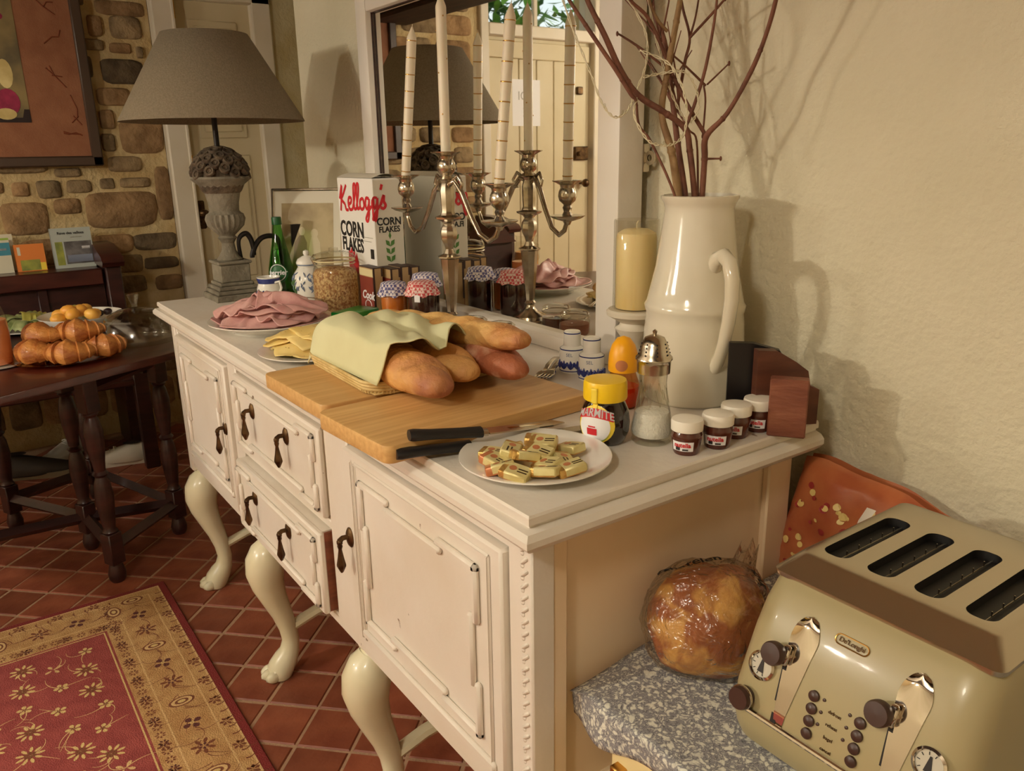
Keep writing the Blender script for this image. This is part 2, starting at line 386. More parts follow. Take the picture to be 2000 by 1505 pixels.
# a plate of letters on a face: local x right, y up, z out of the face
def face(origin, right, up):
    r = Vector(right).normalized(); u = Vector(up).normalized(); n = r.cross(u)
    return Matrix(((r.x, u.x, n.x, origin[0]), (r.y, u.y, n.y, origin[1]), (r.z, u.z, n.z, origin[2]), (0, 0, 0, 1)))

def spline(P, k=5):
    out = []; n = len(P)
    for i in range(n - 1):
        p0, p1, p2, p3 = P[max(i - 1, 0)], P[i], P[i + 1], P[min(i + 2, n - 1)]
        for j in range(k):
            t = j / k; out.append(tuple(.5 * (2 * p1[c] + (p2[c] - p0[c]) * t + (2 * p0[c] - 5 * p1[c] + 4 * p2[c] - p3[c]) * t * t + (3 * p1[c] - p0[c] - 3 * p2[c] + p3[c]) * t ** 3) for c in range(4)))
    return out + [tuple(P[-1])]

def rr2(x0, x1, y0, y1, r, z, n=7):
    out = []
    for cx, cy, s in ((x1 - r, y1 - r, 0), (x0 + r, y1 - r, 1), (x0 + r, y0 + r, 2), (x1 - r, y0 + r, 3)):
        for k in range(n + 1): t = s * PI / 2 + k * PI / 2 / n; out.append((cx + r * math.cos(t), cy + r * math.sin(t), z))
    return out
def loft(secs, cap=True):
    mb = MB(); vs = []; m = len(secs[0])
    for s in secs: vs += s
    fs = [(i * m + k, i * m + (k + 1) % m, (i + 1) * m + (k + 1) % m, (i + 1) * m + k) for i in range(len(secs) - 1) for k in range(m)]
    if cap: fs += [tuple(reversed(range(m))), tuple((len(secs) - 1) * m + k for k in range(m))]
    return mb.add(vs, fs)

# ================================================================== the room
fl = struct('floor', MB().box(-3.9, 2.6, -4.2, 1.6, -0.08, -0.003), 'grout', smooth=0)
tile_mesh = []
for k in range(3):
    bm = bmesh.new(); bmesh.ops.create_cube(bm, size=1)
    for v in bm.verts: v.co = Vector((v.co.x * 0.1305, v.co.y * 0.1305, v.co.z * 0.014))
    bmesh.ops.bevel(bm, geom=[e for e in bm.edges if all(v.co.z > 0 for v in e.verts)], offset=0.003 + 0.001 * k, segments=1, affect='EDGES')
    me = bpy.data.meshes.new('tile'); bm.to_mesh(me); bm.free(); me.materials.append(MT['tile']); tile_mesh.append(me)
PT = 0.136
rest = MB(); cand = []
for i in range(-40, 40):
    for j in range(-40, 40):
        u = (i + .5) * PT; v = (j + .5) * PT
        x = -1.103 + (u + v) * 0.70711; y = 0.172 + (u - v) * 0.70711
        if not (-3.55 < x < 2.5 and -4.1 < y < 1.5): continue
        d = Vector((x - .687, y + .509, -1.339)); dz = d.dot(Vector(cf))
        px = 1000 + 1564.6 * d.dot(Vector(cr)) / dz if dz > 0.05 else -9999; py = 752 - 1564.6 * d.dot(Vector(cu)) / dz if dz > 0.05 else -9999
        onrug = x > -1.83 and y < -0.17
        see = -60 < px < 1000 and 780 < py < 1600 and not onrug
        cand.append((0 if see else 1, -dz if dz < 0 else dz, x, y))
cand.sort()
for n, (a, b, x, y) in enumerate(cand):
    if a == 0 and n < 290:
        o = bpy.data.objects.new('tile', tile_mesh[n % 3]); COL.objects.link(o); o.parent = fl
        o.location = (x, y, -0.007 + random.uniform(-.0008, .0008)); o.rotation_euler = (random.uniform(-.004, .004), random.uniform(-.004, .004), PI / 4 + random.uniform(-.006, .006))
    else:
        rest.box(-.0652, .0652, -.0652, .0652, -.014, -.0005, TR(x, y, 0) @ RZ(PI / 4))
obj('tile_field', rest, 'tile', fl, smooth=0, kind='stuff')
cl = struct('ceiling', MB().box(-3.9, 2.6, -4.2, 1.6, 2.55, 2.65), 'ceiling_paint', smooth=0)
for k, (y, z) in enumerate(((-0.62, 2.03), (-2.6, 2.3))):
    obj('beam', MB().box(-3.62, 2.5, y - .13, y + .13, z, 2.56, bev=.012), 'beam_wood', cl, smooth=30)
struct('wall_right', MB().box(-2.15, 2.6, WY, 0.87, -.012, 2.56), 'plaster', smooth=0)
struct('wall_alcove', MB().box(-3.9, -2.15, 1.42, 1.55, -.012, 2.56).box(-2.2, -2.12, .87, 1.45, -.012, 2.56), 'plaster', smooth=0)
struct('wall_left', MB().box(-3.9, 2.6, -4.2, -4.1, -.012, 2.56), 'plaster', smooth=0)
struct('wall_back', MB().box(2.5, 2.6, -4.2, 1.5, -.012, 2.56), 'plaster', smooth=0)
# far wall with its two doorways
WX = XF - .02
wf = struct('wall_far', MB().box(WX - .26, WX, -1.24, .50, -.012, 2.56).box(WX - .26, WX, -4.2, -2.20, -.012, 2.56).box(WX - .26, WX, 1.07, 1.5, -.012, 2.56)
            .box(WX - .26, WX, -2.2, -1.24, 2.46, 2.56).box(WX - .26, WX, .5, 1.07, 2.12, 2.56), 'mortar', smooth=0)
obj('plaster_pier', MB().box(WX, XF + .03, 1.072, 1.42, -.012, 2.54), 'plaster_old', wf, smooth=0)
SKEY = [(0.277,0.487,1.975,2.035),(0.234,0.293,1.88,1.967),(0.325,0.462,1.875,1.97),(0.189,0.288,1.819,1.866),(0.313,0.405,1.812,1.856),(0.426,0.454,1.795,1.844),(0.265,0.443,1.68,1.785),(0.188,0.228,1.703,1.791),(0.229,0.372,1.582,1.658),(0.393,0.486,1.527,1.627),(0.227,0.288,1.476,1.56),(0.308,0.497,1.367,1.512),(0.219,0.277,1.376,1.451),(0.232,0.379,1.281,1.35),(0.003,0.113,1.263,1.301),(-0.261,-0.21,1.2,1.248),(-0.178,-0.111,1.183,1.244),(-0.079,0.016,1.171,1.248),(0.044,0.146,1.19,1.247),(0.185,0.247,1.203,1.251),(0.275,0.406,1.206,1.25),(0.432,0.499,1.049,1.291),(0.11,0.415,1.023,1.183),(-0.022,0.089,1.096,1.164),(-0.235,-0.056,1.014,1.154),(0.298,0.495,0.902,0.981),(0.331,0.49,0.808,0.862),(0.207,0.322,0.801,0.883),(0.373,0.498,0.698,0.77),(0.193,0.324,0.701,0.784),(0.117,0.289,0.897,0.986),(-.19,.08,.87,.985),(-.04,.17,.74,.85)]
def stone(y0, y1, z0, z1, mat=None):
    n = 14; cy, cz = (y0 + y1) / 2, (z0 + z1) / 2; a, b = (y1 - y0) / 2, (z1 - z0) / 2; mb = MB(); vs = []; pr = random.uniform(.008, .02)
    for s, x in ((1.06, 0.0), (1.0, pr * .6), (.82, pr)):
        for k in range(n):
            t = 2 * PI * k / n; c, d = math.cos(t), math.sin(t); e = .42
            yy = math.copysign(abs(c) ** e, c) * a * s; zz = math.copysign(abs(d) ** e, d) * b * s
            q = 1 + .09 * noise.noise((cy * 9 + c, cz * 9 + d, 3)); vs.append((WX + x + random.uniform(-.002, .002) * (x > 0), cy + yy * q, cz + zz * q))
    vs.append((WX + pr + .003, cy + random.uniform(-.2, .2) * a, cz))
    fs = [(r * n + k, r * n + (k + 1) % n, (r + 1) * n + (k + 1) % n, (r + 1) * n + k) for r in (0, 1) for k in range(n)] + [(2 * n + k, 2 * n + (k + 1) % n, 3 * n) for k in range(n)]
    mb.add(vs, fs); obj('stone', mb, mat or random.choice(('stone', 'stone', 'stone_warm')), wf, smooth=50)
for k, s in enumerate(SKEY): stone(*s, mat='stone_dark' if k in (6, 7, 26, 25) else 'stone_warm' if k in (11, 22, 21) else None)
def free(y0, y1, z0, z1): return not any(y0 < b + .012 and y1 > a - .012 and z0 < d + .012 and z1 > c - .012 for a, b, c, d in SKEY)
z = 0.1
while z < 2.42:
    h = random.uniform(.085, .17); y = -1.23 + random.uniform(0, .06)
    while y < .46:
        wd = random.uniform(.1, .3); y1 = min(y + wd, .495)
        if y1 - y > .06 and free(y, y1, z, z + h) and not (z < .66 and y > -.7 and False): stone(y, y1, z, min(z + h, 2.5))
        elif y1 - y > .06:
            m = (y + y1) / 2
            for (p, q) in ((y, m), (m, y1)):
                for (r, t) in ((z, z + h * .5), (z + h * .5, z + h)):
                    if q - p > .05 and t - r > .04 and free(p, q, r, t): stone(p, q - .012, r, t - .01)
        y = y1 + random.uniform(.02, .04)
    z += h + random.uniform(.02, .035)
for k in range(10):                                    # rough stones at the far side of the garden door
    z0 = .15 + k * .23; stone(-2.42 + random.uniform(0, .03), -2.215, z0, z0 + .2, 'stone')
# cupboard door beside the stone wall
d1 = bpy.data.objects.new('door_1', None); COL.objects.link(d1); d1['kind'] = 'structure'; d1.location = (XF, .785, 0)
obj('light_stop', MB().box(WX - .24, XF - .028, .46, 1.11, -.01, 2.14), 'dark_wood2', d1, w=True, smooth=0)  # unseen backing added behind the door to stop daylight leaking round it
obj('door_leaf', MB().box(XF - .03, XF + .005, .6, .97, 0.0, 2.06), 'door_paint', d1, w=True)
for (a, b) in ((.12, .62), (.70, 1.35), (1.43, 1.98)):
    obj('door_panel', MB().box(XF + .003, XF + .012, .665, .905, a, b, bev=.006).box(XF + .01, XF + .018, .69, .88, a + .03, b - .03, bev=.006), 'door_paint', d1, w=True)
obj('door_frame', MB().box(XF - .02, XF + .05, .50, .60, 0, 2.15, bev=.008).box(XF + .03, XF + .058, .588, .603, 0, 2.08, bev=.004).box(XF - .02, XF + .05, .97, 1.07, 0, 2.15, bev=.008).box(XF - .02, XF + .05, .5, 1.07, 2.06, 2.4, bev=.008), 'trim_paint', d1, w=True)
hd = obj('door_handle', MB().box(XF + .005, XF + .012, .612, .645, .99, 1.13, bev=.005).tube([(XF + .01, .628, 1.07), (XF + .045, .628, 1.07)], .008).ell((XF + .055, .628, 1.07), (.018, .026, .018)).tube([(XF + .012, .628, 1.02), (XF + .02, .628, 1.02)], .012), 'brass_dark', d1, w=True)
for zz in (.4, 1.22, 1.97): obj('hinge', MB().tube([(XF + .052, .6, zz), (XF + .052, .6, zz + .13)], .006), 'brass', d1, w=True)
# garden door with a glazed light above, seen in the looking glass
d2 = bpy.data.objects.new('door_2', None); COL.objects.link(d2); d2['kind'] = 'structure'; d2.location = (WX, -1.72, 0)
obj('door_frame', MB().box(WX - .14, WX + .03, -1.30, -1.24, 0, 2.46, bev=.006).box(WX - .14, WX + .03, -2.2, -2.14, 0, 2.46, bev=.006).box(WX - .14, WX + .03, -2.14, -1.3, 2.02, 2.09, bev=.006).box(WX - .14, WX + .03, -2.14, -1.3, 2.42, 2.46), 'trim_paint', d2, w=True)
obj('door_leaf', MB().box(WX - .08, WX - .03, -2.14, -1.3, 0, 2.02), 'door_paint', d2, w=True)
for yy in (-2.03, -1.9, -1.76, -1.62, -1.48, -1.36): obj('door_board', MB().box(WX - .032, WX - .022, yy - .064, yy + .064, .02, 1.9, bev=.004), 'door_paint', d2, w=True)
obj('door_rail', MB().box(WX - .03, WX - .012, -2.13, -1.31, 1.9, 2.0, bev=.004), 'door_paint', d2, w=True)
obj('pane', MB().box(WX - .075, WX - .07, -2.14, -1.3, 2.09, 2.42), 'clear', d2, w=True)
obj('glazing_bar', MB().box(WX - .09, WX - .06, -1.735, -1.705, 2.09, 2.42, bev=.004), 'trim_paint', d2, w=True)
obj('lock', MB().box(WX - .03, WX + .0, -2.12, -2.0, 1.28, 1.37, bev=.006).tube([(WX - .02, -2.03, 1.325), (WX + .03, -2.03, 1.325)], .016), 'brass_dark', d2, w=True)
obj('door_knob', MB().tube([(WX - .02, -2.06, 1.13), (WX + .03, -2.06, 1.13)], .01).ell((WX + .04, -2.06, 1.13), .028), 'brass_dark', d2, w=True)
obj('bolt', MB().box(WX - .03, WX, -2.07, -2.02, 1.70, 1.75, bev=.006), 'brass_dark', d2, w=True)
pp = tag(obj('door_notice', MB().box(WX - .0225, WX - .0215, -1.72, -1.5, 1.5, 1.78), 'paper', smooth=0), 'white paper notice pinned on the cream garden door', 'notice')
text('SOI', .075, 'print_grey', pp, face((WX - .021, -1.6, 1.68), (0, 1, 0), (0, 0, 1)))
text('E', .075, 'print_grey', pp, face((WX - .021, -1.6, 1.58), (0, 1, 0), (0, 0, 1)))
# greenery outside the garden door
bush = thing('garden_bush', 'sunlit green bush outside the glazed light over the garden door', 'bush', (-5.3, -1.9, 0))
for nm, mt, k0, cx in (('foliage', 'leaf', 2600, 0.1), ('shaded_foliage', 'leaf_shaded', 2600, -.5)):  # deeper leaves get a darker green, their shade put into the colour
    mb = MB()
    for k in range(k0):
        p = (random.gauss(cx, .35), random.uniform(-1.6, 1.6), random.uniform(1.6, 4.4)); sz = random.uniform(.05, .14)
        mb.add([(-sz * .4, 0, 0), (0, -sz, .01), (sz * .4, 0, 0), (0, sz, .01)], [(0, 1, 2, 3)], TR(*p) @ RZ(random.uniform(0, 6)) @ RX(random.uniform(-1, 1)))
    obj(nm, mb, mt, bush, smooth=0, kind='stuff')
obj('trunk', MB().tube([(0, 0, 0), (.05, .1, 1.2), (0, .3, 2.4)], (.06, .05, .03)), 'bark', bush)
g = struct('ground_outside', MB().box(-9, WX - .26, -7, 5, -.1, -.05), 'stone', smooth=0)

# ================================================================== the white sideboard
SX0, SX1, SD = -1.845, 0.0, 0.565
SB = thing('sideboard', 'white painted sideboard with panelled doors, drawers and cabriole legs', 'sideboard', (-.92, .3, 0))
mb = MB(); prof = [(.93, -.03), (.93, -.002), (.927, 0), (.918, 0), (.916, -.004), (.913, -.004), (.910, .006), (.903, .012), (.895, .012), (.888, .006), (.880, -.004), (.874, -.018), (.874, -.05)]
vs = []; fs = []
for z, e in prof: vs += [(SX0 - e, -e, z), (SX1 + e, -e, z), (SX1 + e, SD + .0, z), (SX0 - e, SD + .0, z)]
for i in range(len(prof) - 1):
    for k in range(4): fs.append((i * 4 + k, i * 4 + (k + 1) % 4, i * 4 + 4 + (k + 1) % 4, i * 4 + 4 + k))
fs.append((0, 1, 2, 3)); n = len(prof) * 4; fs.append((n - 1, n - 2, n - 3, n - 4)); mb.add(vs, fs)
obj('sideboard_top', mb, 'white_paint', SB, w=True, smooth=25)
BX0, BX1, BF = -1.825, -.03, .03
obj('carcass', MB().box(BX0 + .02, BX1 - .012, BF + .012, .545, .43, .876), 'side_paint', SB, w=True, smooth=0)
obj('side_stile', MB().box(BX1 - .014, BX1, BF + .03, .085, .415, .874, bev=.003), 'side_paint', SB, w=True)
obj('side_stile', MB().box(BX1 - .014, BX1, .492, .55, .415, .874, bev=.003), 'side_paint', SB, w=True)
obj('side_rail', MB().box(BX1 - .013, BX1 - .001, .085, .492, .415, .46, bev=.003), 'side_paint', SB, w=True)
post = obj('corner_post', MB().box(BX1 - .035, BX1 + .002, BF - .006, BF + .032, .36, .874, bev=.003), 'white_paint', SB, w=True)
mb = MB()
for k in range(26):
    mb.box(-.009, .009, -.003, .003, -.0025, .0025, TR(BX1 - .012, BF - .0065, .865 - k * .0175) @ RY(-.75), bev=.002)
    mb.ell((BX1 - .017, BF - .0065, .857 - k * .0175), (.004, .002, .004), 6)
obj('carving', mb, 'white_paint', post, w=True)
obj('corner_post', MB().box(BX0, BX0 + .035, BF - .004, BF + .04, .40, .874, bev=.004), 'white_paint', SB, w=True)
for a, b in ((-1.285, -1.222), (-.69, -.585), (-.085, -.06), (BX0 + .035, -1.765)):
    obj('front_stile', MB().box(a, b, BF - .002, BF + .02, .425, .874, bev=.003), 'white_paint', SB, w=True)
obj('front_rail', MB().box(BX0 + .03, BX1 - .03, BF - .001, BF + .02, .846, .874, bev=.003), 'white_paint', SB, w=True)
obj('front_rail', MB().box(BX0 + .03, BX1 - .03, BF - .001, BF + .02, .418, .444, bev=.003), 'white_paint', SB, w=True)
obj('drawer_divider', MB().box(-1.23, -.68, BF - .001, BF + .02, .632, .652, bev=.003), 'white_paint', SB, w=True)
def strip(mb, x0, z0, x1, z1, y, wd=.013, th=.009):
    if abs(x1 - x0) > abs(z1 - z0): mb.box(min(x0, x1) - wd / 2, max(x0, x1) + wd / 2, y - th, y + .002, z0 - wd / 2, z0 + wd / 2, bev=.004)
    else: mb.box(x0 - wd / 2, x0 + wd / 2, y - th, y + .002, min(z0, z1) - wd / 2, max(z0, z1) + wd / 2, bev=.004)
def broken(mb, x0, x1, z0, z1, y, s=.013, fx=.27, fz=.3, wd=.013, th=.009):
    xa, xb = x0 + fx * (x1 - x0), x1 - fx * (x1 - x0); za, zb = z0 + fz * (z1 - z0), z1 - fz * (z1 - z0)
    for zz, d in ((z0, s), (z1, -s)):
        strip(mb, x0, zz, xa, zz, y, wd, th); strip(mb, xb, zz, x1, zz, y, wd, th); strip(mb, xa, zz + d, xb, zz + d, y, wd, th)
    for xx, d in ((x0, s), (x1, -s)):
        strip(mb, xx, z0, xx, za, y, wd, th); strip(mb, xx, zb, xx, z1, y, wd, th); strip(mb, xx + d, za, xx + d, zb, y, wd, th)
def pull(par, x, z, y):
    mb = MB(); T = TR(x, y, z)
    mb.lathe([(0, 0), (.017, 0), (.017, .002), (.013, .005), (.005, .007), (.0, .007)], 16, T=T @ RX(PI / 2) @ Matrix.Diagonal((.8, 1.15, 1, 1)))
    mb.tube([(0, 0, .002), (0, -.016, .003), (0, -.022, -.002)], (.005, .005, .006), 8, T).ell((0, -.022, -.004), (.007, .006, .006), 8, T)
    mb.lathe([(0, -.066), (.003, -.064), (.0085, -.052), (.0085, -.048), (.006, -.036), (.0032, -.018), (.005, -.012), (.004, -.006), (0, -.004)], 6, T=T @ TR(0, -.022, 0))
    obj('handle', mb, 'brass_dark', par, w=True, smooth=35)
for x0, x1, hx, hz, nm in ((-1.765, -1.29, -1.325, .672, 'L'), (-.585, -.085, -.628, .668, 'R')):
    d = obj('door', MB().box(x0 + .003, x1 - .003, BF - .012, BF + .012, .447, .843, bev=.004), 'white_paint', SB, w=True)
    mb = MB(); px0, px1 = (x0 + .075, x1 - .06)
    broken(mb, px0, px1, .525, .795, BF - .012, .014)
    for k in (0, 1): strip(mb, x0 + .04 + k * .014, .475, x0 + .04 + k * .014, .825, BF - .011, .006, .005)
    strip(mb, x0 + .055, .825, x1 - .03, .825, BF - .011, .006, .006); strip(mb, x0 + .055, .490, x1 - .03, .490, BF - .011, .016, .008); strip(mb, x1 - .03, .485, x1 - .03, .825, BF - .011, .006, .006)
    obj('moulding', mb, 'white_paint', d, w=True); pull(d, hx if nm == 'L' else x0 + .012, hz, BF - .012)
for z0, z1, out in ((.655, .842, 0.0), (.447, .628, .015)):
    y = BF - .012 - out
    d = obj('drawer', MB().box(-1.215, -.697, y, y + .014, z0, z1, bev=.004).box(-1.212, -.706, y + .01, y + .036, z0 + .002, z1 - .001), 'white_paint', SB, w=True)
    if out: obj('drawer_side', MB().box(-.706, -.7, y + .013, y + .3, z0 + .004, z1 - .004), 'drawer_wood', d, w=True, smooth=0, label='bare brown wooden drawer side')
    mb = MB(); broken(mb, -1.195, -.718, z0 + .018, z1 - .02, y, .013, .17, .3); strip(mb, -1.13, (z0 + z1) / 2 - .042, -.79, (z0 + z1) / 2 - .042, y, .008, .005) if 0 else None
    obj('moulding', mb, 'white_paint', d, w=True)
    for hx in (-1.082, -.868): pull(d, hx, (z0 + z1) / 2 + .032, y)
def cab_leg(x, y, dy):
    mb = MB(); P = []; R = []
    for z, o, r in ((.425, 0, .028), (.418, 0, .033), (.408, 0, .026), (.400, 0, .031), (.392, 0, .033), (.372, -.012, .044), (.345, -.022, .050), (.315, -.026, .048), (.28, -.022, .041), (.235, -.010, .033), (.185, .006, .027), (.14, .017, .0235), (.10, .022, .0225), (.07, .016, .026), (.05, .004, .032), (.03, -.010, .035), (.012, -.018, .034), (.002, -.02, .03)):
        P.append((x, y + o * dy, z)); R.append(r)
    mb.tube(P, R, 16)
    for k in (-1, 0, 1): mb.ell((x + k * .02, y - (.044 - .006 * abs(k)) * dy, .017), (.0125, .024, .0165), 8).tube([(x + k * .019, y - .036 * dy, .022), (x + k * .012, y - .0 * dy, .062)], (.011, .008), 6)
    return mb
for x in (-1.775, -1.19, -.60, -.075):
    lg = obj('leg', cab_leg(x, .062, 1), 'leg_paint', SB, w=True, smooth=60)
    bk = obj('back_leg', cab_leg(x, .50, -1), 'leg_paint', SB, w=True, smooth=60)
    mb = MB(); mb.tube([(x, .085, .135), (x + .004, .16, .16), (x + .006, .28, .172), (x + .004, .40, .16), (x, .478, .135)], .017, 8, flat=.8)
    obj('stretcher', mb, 'leg_paint', SB, w=True)
obj('apron_knob', MB().ell((-.87, .10, .41), (.012, .012, .016)), 'leg_paint', SB, w=True)

# ------------------------------------------------------------------ looking glass
MR = thing('mirror', 'large white framed mirror standing on the sideboard against the wall', 'mirror', (-.96, .575, H))
gx0, gx1, gz0, gz1 = -1.435, -.497, .962, 1.705
obj('mirror_glass', MB().box(gx0 - .01, gx1 + .01, .56, .563, gz0 - .01, gz1 + .01), 'mirror', MR, w=True, smooth=0)
obj('mirror_back', MB().box(gx0 - .03, gx1 + .03, .565, .60, gz0 - .02, gz1 + .03), 'dark_wood2', MR, w=True, smooth=0)
def rail(x0, x1, z0, z1): return MB().box(x0, x1, .536, .60, z0, z1, bev=.006, seg=2)
obj('frame_stile', rail(gx0 - .062, gx0, H, gz1 + .05), 'white_paint', MR, w=True); obj('frame_stile', rail(gx1, gx1 + .062, H, gz1 + .05), 'white_paint', MR, w=True)
obj('frame_rail', MB().box(gx0 - .0, gx1 + .0, .532, .60, H, gz0, bev=.005, seg=2), 'white_paint', MR, w=True); obj('frame_rail', rail(gx0, gx1, gz1, gz1 + .05), 'white_paint', MR, w=True)
obj('frame_bead', MB().box(gx1 - .0015, gx1 + .001, .553, .559, gz0, gz1).box(gx0 - .001, gx0 + .0015, .553, .559, gz0, gz1).box(gx0, gx1, .553, .559, gz1 - .0015, gz1 + .001), 'dark_wood2', MR, w=True, smooth=0)
mb = MB()
for e, z0, z1 in ((.012, .045, .058), (.022, .058, .075), (.04, .075, .09), (.055, .09, .115)): mb.box(gx0 - .062 - e, gx1 + .062 + e, .536 - e, .60, gz1 + z0, gz1 + z1, bev=.003)
obj('cornice', mb, 'white_paint', MR, w=True)
obj('hanging_bracket', MB().box(gx1 + .06, gx1 + .064, .598, .612, 1.30, 1.35).lathe([(.006, 0), (.013, 0), (.013, .003), (.006, .003)], 14, T=TR(gx1 + .075, .604, 1.325) @ RX(PI / 2)), 'steel', MR, w=True)

# ================================================================== things on the sideboard
def lathe_obj(name, prof, mat, par, n=28, **k):
    smooth = k.pop('smooth', 40); return obj(name, MB().lathe(prof, n, **{q: k.pop(q) for q in list(k) if q in ('c', 'T', 'wob', 'flute')}), mat, par, smooth=smooth, **k)
def rbox(a, b, c, bev, seg=2): return MB().box(-a / 2, a / 2, -b / 2, b / 2, 0, c, bev=bev, seg=seg)

# --- table lamp
LP = thing('table_lamp', 'table lamp with wide taupe shade on a stone coloured urn with carved flowers', 'lamp', (-1.765, .205, H))
mb = MB()
for s, z0, z1 in ((.071, 0, .018), (.064, .018, .03), (.058, .03, .042), (.05, .042, .052), (.044, .052, .105), (.05, .105, .114)): mb.box(-s, s, -s, s, z0, z1, bev=.003)
for a in (-1, 1):
    for b in (-1, 1): mb.box(a * .062 - .008, a * .062 + .008, b * .062 - .008, b * .062 + .008, -.001, .006)
obj('pedestal', mb, 'lamp_stone', LP, smooth=30)
obj('urn', MB().lathe([(.034, .112), (.038, .118), (.03, .126), (.021, .142), (.018, .165), (.024, .175), (.028, .18), (.022, .186), (.03, .196), (.048, .215), (.053, .235), (.049, .248), (.046, .252), (.042, .258), (.043, .28), (.05, .31), (.064, .332), (.080, .345), (.084, .350), (.082, .356), (.07, .352), (.0, .35)], 40, flute=(20, .19, .25, .09)), 'lamp_stone', LP, smooth=35)
mb = MB().ell((0, 0, .355), (.068, .068, .07), 20)
for k in range(46):
    a = k * 2.39996; t = (k + .5) / 46; ph = math.acos(1 - t * .98); x, y, z_ = .072 * math.sin(ph) * math.cos(a), .072 * math.sin(ph) * math.sin(a), .358 + .072 * math.cos(ph)
    R = TR(x, y, z_) @ Vector((x, y, z_ - .34)).to_track_quat('Z', 'Y').to_matrix().to_4x4()
    mb.lathe([(0, .004), (.006, .009), (.0075, .005), (.0085, .0105), (.0145, .011), (.0165, .004), (.014, -.004)], 10, T=R, wob=.25)
obj('carved_flowers', mb, 'lamp_flowers', LP, smooth=50)
obj('lamp_rod', MB().tube([(0, 0, .41), (0, 0, .56)], .008, 10).tube([(0, 0, .54), (0, 0, .60)], .016, 12), 'iron', LP)
sh = obj('lamp_shade', MB().lathe([(.252, .507), (.25, .512), (.116, .738), (.112, .738), (.246, .512), (.252, .507)], 56), 'shade_cloth', LP, smooth=60)
obj('shade_ring', MB().lathe([(.114, .728), (.117, .728), (.117, .732), (.114, .732)], 40).tube([(-.114, 0, .73), (.114, 0, .73)], .002, 6).tube([(0, 0, .59), (0, 0, .73)], .003, 6), 'iron', sh)

# --- green water bottle
WB = thing('water_bottle', 'green glass mineral water bottle beside the lamp base', 'bottle', (-1.70, .335, H))
lathe_obj('bottle_glass', [(0, .003), (.030, 0), (.037, .006), (.0385, .03), (.0385, .06), (.036, .085), (.030, .115), (.022, .15), (.0155, .185), (.0125, .205), (.0125, .222)], 'green_glass', WB)
lathe_obj('water', [(0, .006), (.034, .008), (.036, .03), (.036, .06), (.0335, .085), (.0275, .115), (.021, .14), (0, .14)], 'green_glass', WB)
lathe_obj('cap', [(.0, .236), (.0135, .236), (.0145, .233), (.0145, .214), (.0135, .213), (.0125, .213)], 'cap_green', WB, n=24)
lb = obj('bottle_label', MB().grid(lambda u, v: ((.0392 - .006 * v * v) * math.sin((u - .5) * 1.7 * math.sin(PI * (.12 + .76 * v)) + .95), -(.0392 - .006 * v * v) * math.cos((u - .5) * 1.7 * math.sin(PI * (.12 + .76 * v)) + .95), .045 + .055 * v), 14, 8), 'perrier_label', WB)
text('perrier', .02, 'paper', lb, TR(0, 0, .075) @ RZ(.95), wrap=.0398, shear=.1, bold=.0005, depth=.0006)
mb = MB(); T = RZ(.95); mb.tube([(.0396 * math.sin(a), -.0396 * math.cos(a), .075 + .024 * math.sin(b)) for a, b in ((.62 * math.cos(i * PI / 12), i * PI / 12) for i in range(25))], .0012, 5, T); obj('label_border', mb, 'paper', lb)

# --- black curled iron behind the bottle
IR = thing('iron_trivet', 'black curled iron stand with two hooked arms behind the lamp base', 'stand', (-1.76, .315, H))
obj('foot', MB().box(-.02, .02, -.075, .05, 0, .008, bev=.002), 'iron', IR)
ARM = lambda P, R: (lambda S: MB().tube([q[:3] for q in S], [q[3] for q in S], 8))(spline([tuple(p) + (r,) for p, r in zip(P, R)], 5))
obj('arm', ARM([(0, -.07, .005), (.005, -.078, .1), (.02, -.087, .160), (.02, -.080, .182), (.02, -.062, .190), (.02, -.050, .175), (.02, -.045, .150), (.02, -.044, .125)], (.006, .006, .006, .007, .008, .008, .007, .006)), 'iron', IR)
obj('arm', ARM([(0, .045, .005), (.005, .045, .1), (.015, .035, .165), (.02, .012, .178), (.02, -.016, .174), (.02, -.036, .155), (.02, -.049, .128), (.02, -.050, .118)], (.006, .006, .007, .008, .008, .008, .0075, .007)), 'iron', IR)

# --- photograph in a silver frame
PF = thing('photo_frame', 'old wedding photograph in a thin silver frame, leaning behind the green bottle', 'picture', (-1.70, .415, H))
T = TR(0, 0, .004) @ RZ(-.75) @ RY(-.2); fw, fh = .115, .315
mb = MB()
for a, b, c, d in ((-fw, fw, 0, .008), (-fw, fw, fh - .008, fh), (-fw, -fw + .008, 0, fh), (fw - .008, fw, 0, fh)): mb.box(-.006, .006, a, b, c, d, T, bev=.002)
obj('frame', mb, 'silver', PF, smooth=30)
obj('mat_board', MB().box(-.003, .001, -fw + .004, fw - .004, .004, fh - .004, T), 'photo_mat', PF, smooth=0)
ph = obj('photograph', MB().box(-.002, .0018, -fw + .032, fw - .032, .03, fh - .045, T), 'photo_sepia', PF, smooth=0)
mb = MB(); mb.disc((0, 0, 0), .010, 14, T @ face((.0021, -.018, .185), (0, 1, 0), (0, 0, 1)), ry=.013); mb.disc((0, 0, 0), .012, 14, T @ face((.0021, .022, .178), (0, 1, 0), (0, 0, 1)), ry=.014)
mb.prism([(.0, .06), (.045, .06), (.04, .15), (.03, .17), (.012, .168), (.004, .13)], .0001, .0004, T @ face((.0019, 0, 0), (0, 1, 0), (0, 0, 1)))
obj('pale_figure', mb, 'photo_pale', ph, smooth=0)
obj('dark_figure', MB().prism([(-.05, .06), (-.004, .06), (-.002, .15), (-.012, .172), (-.026, .172), (-.042, .15)], .0001, .0003, T @ face((.0019, 0, 0), (0, 1, 0), (0, 0, 1))), 'photo_dark', ph, smooth=0)
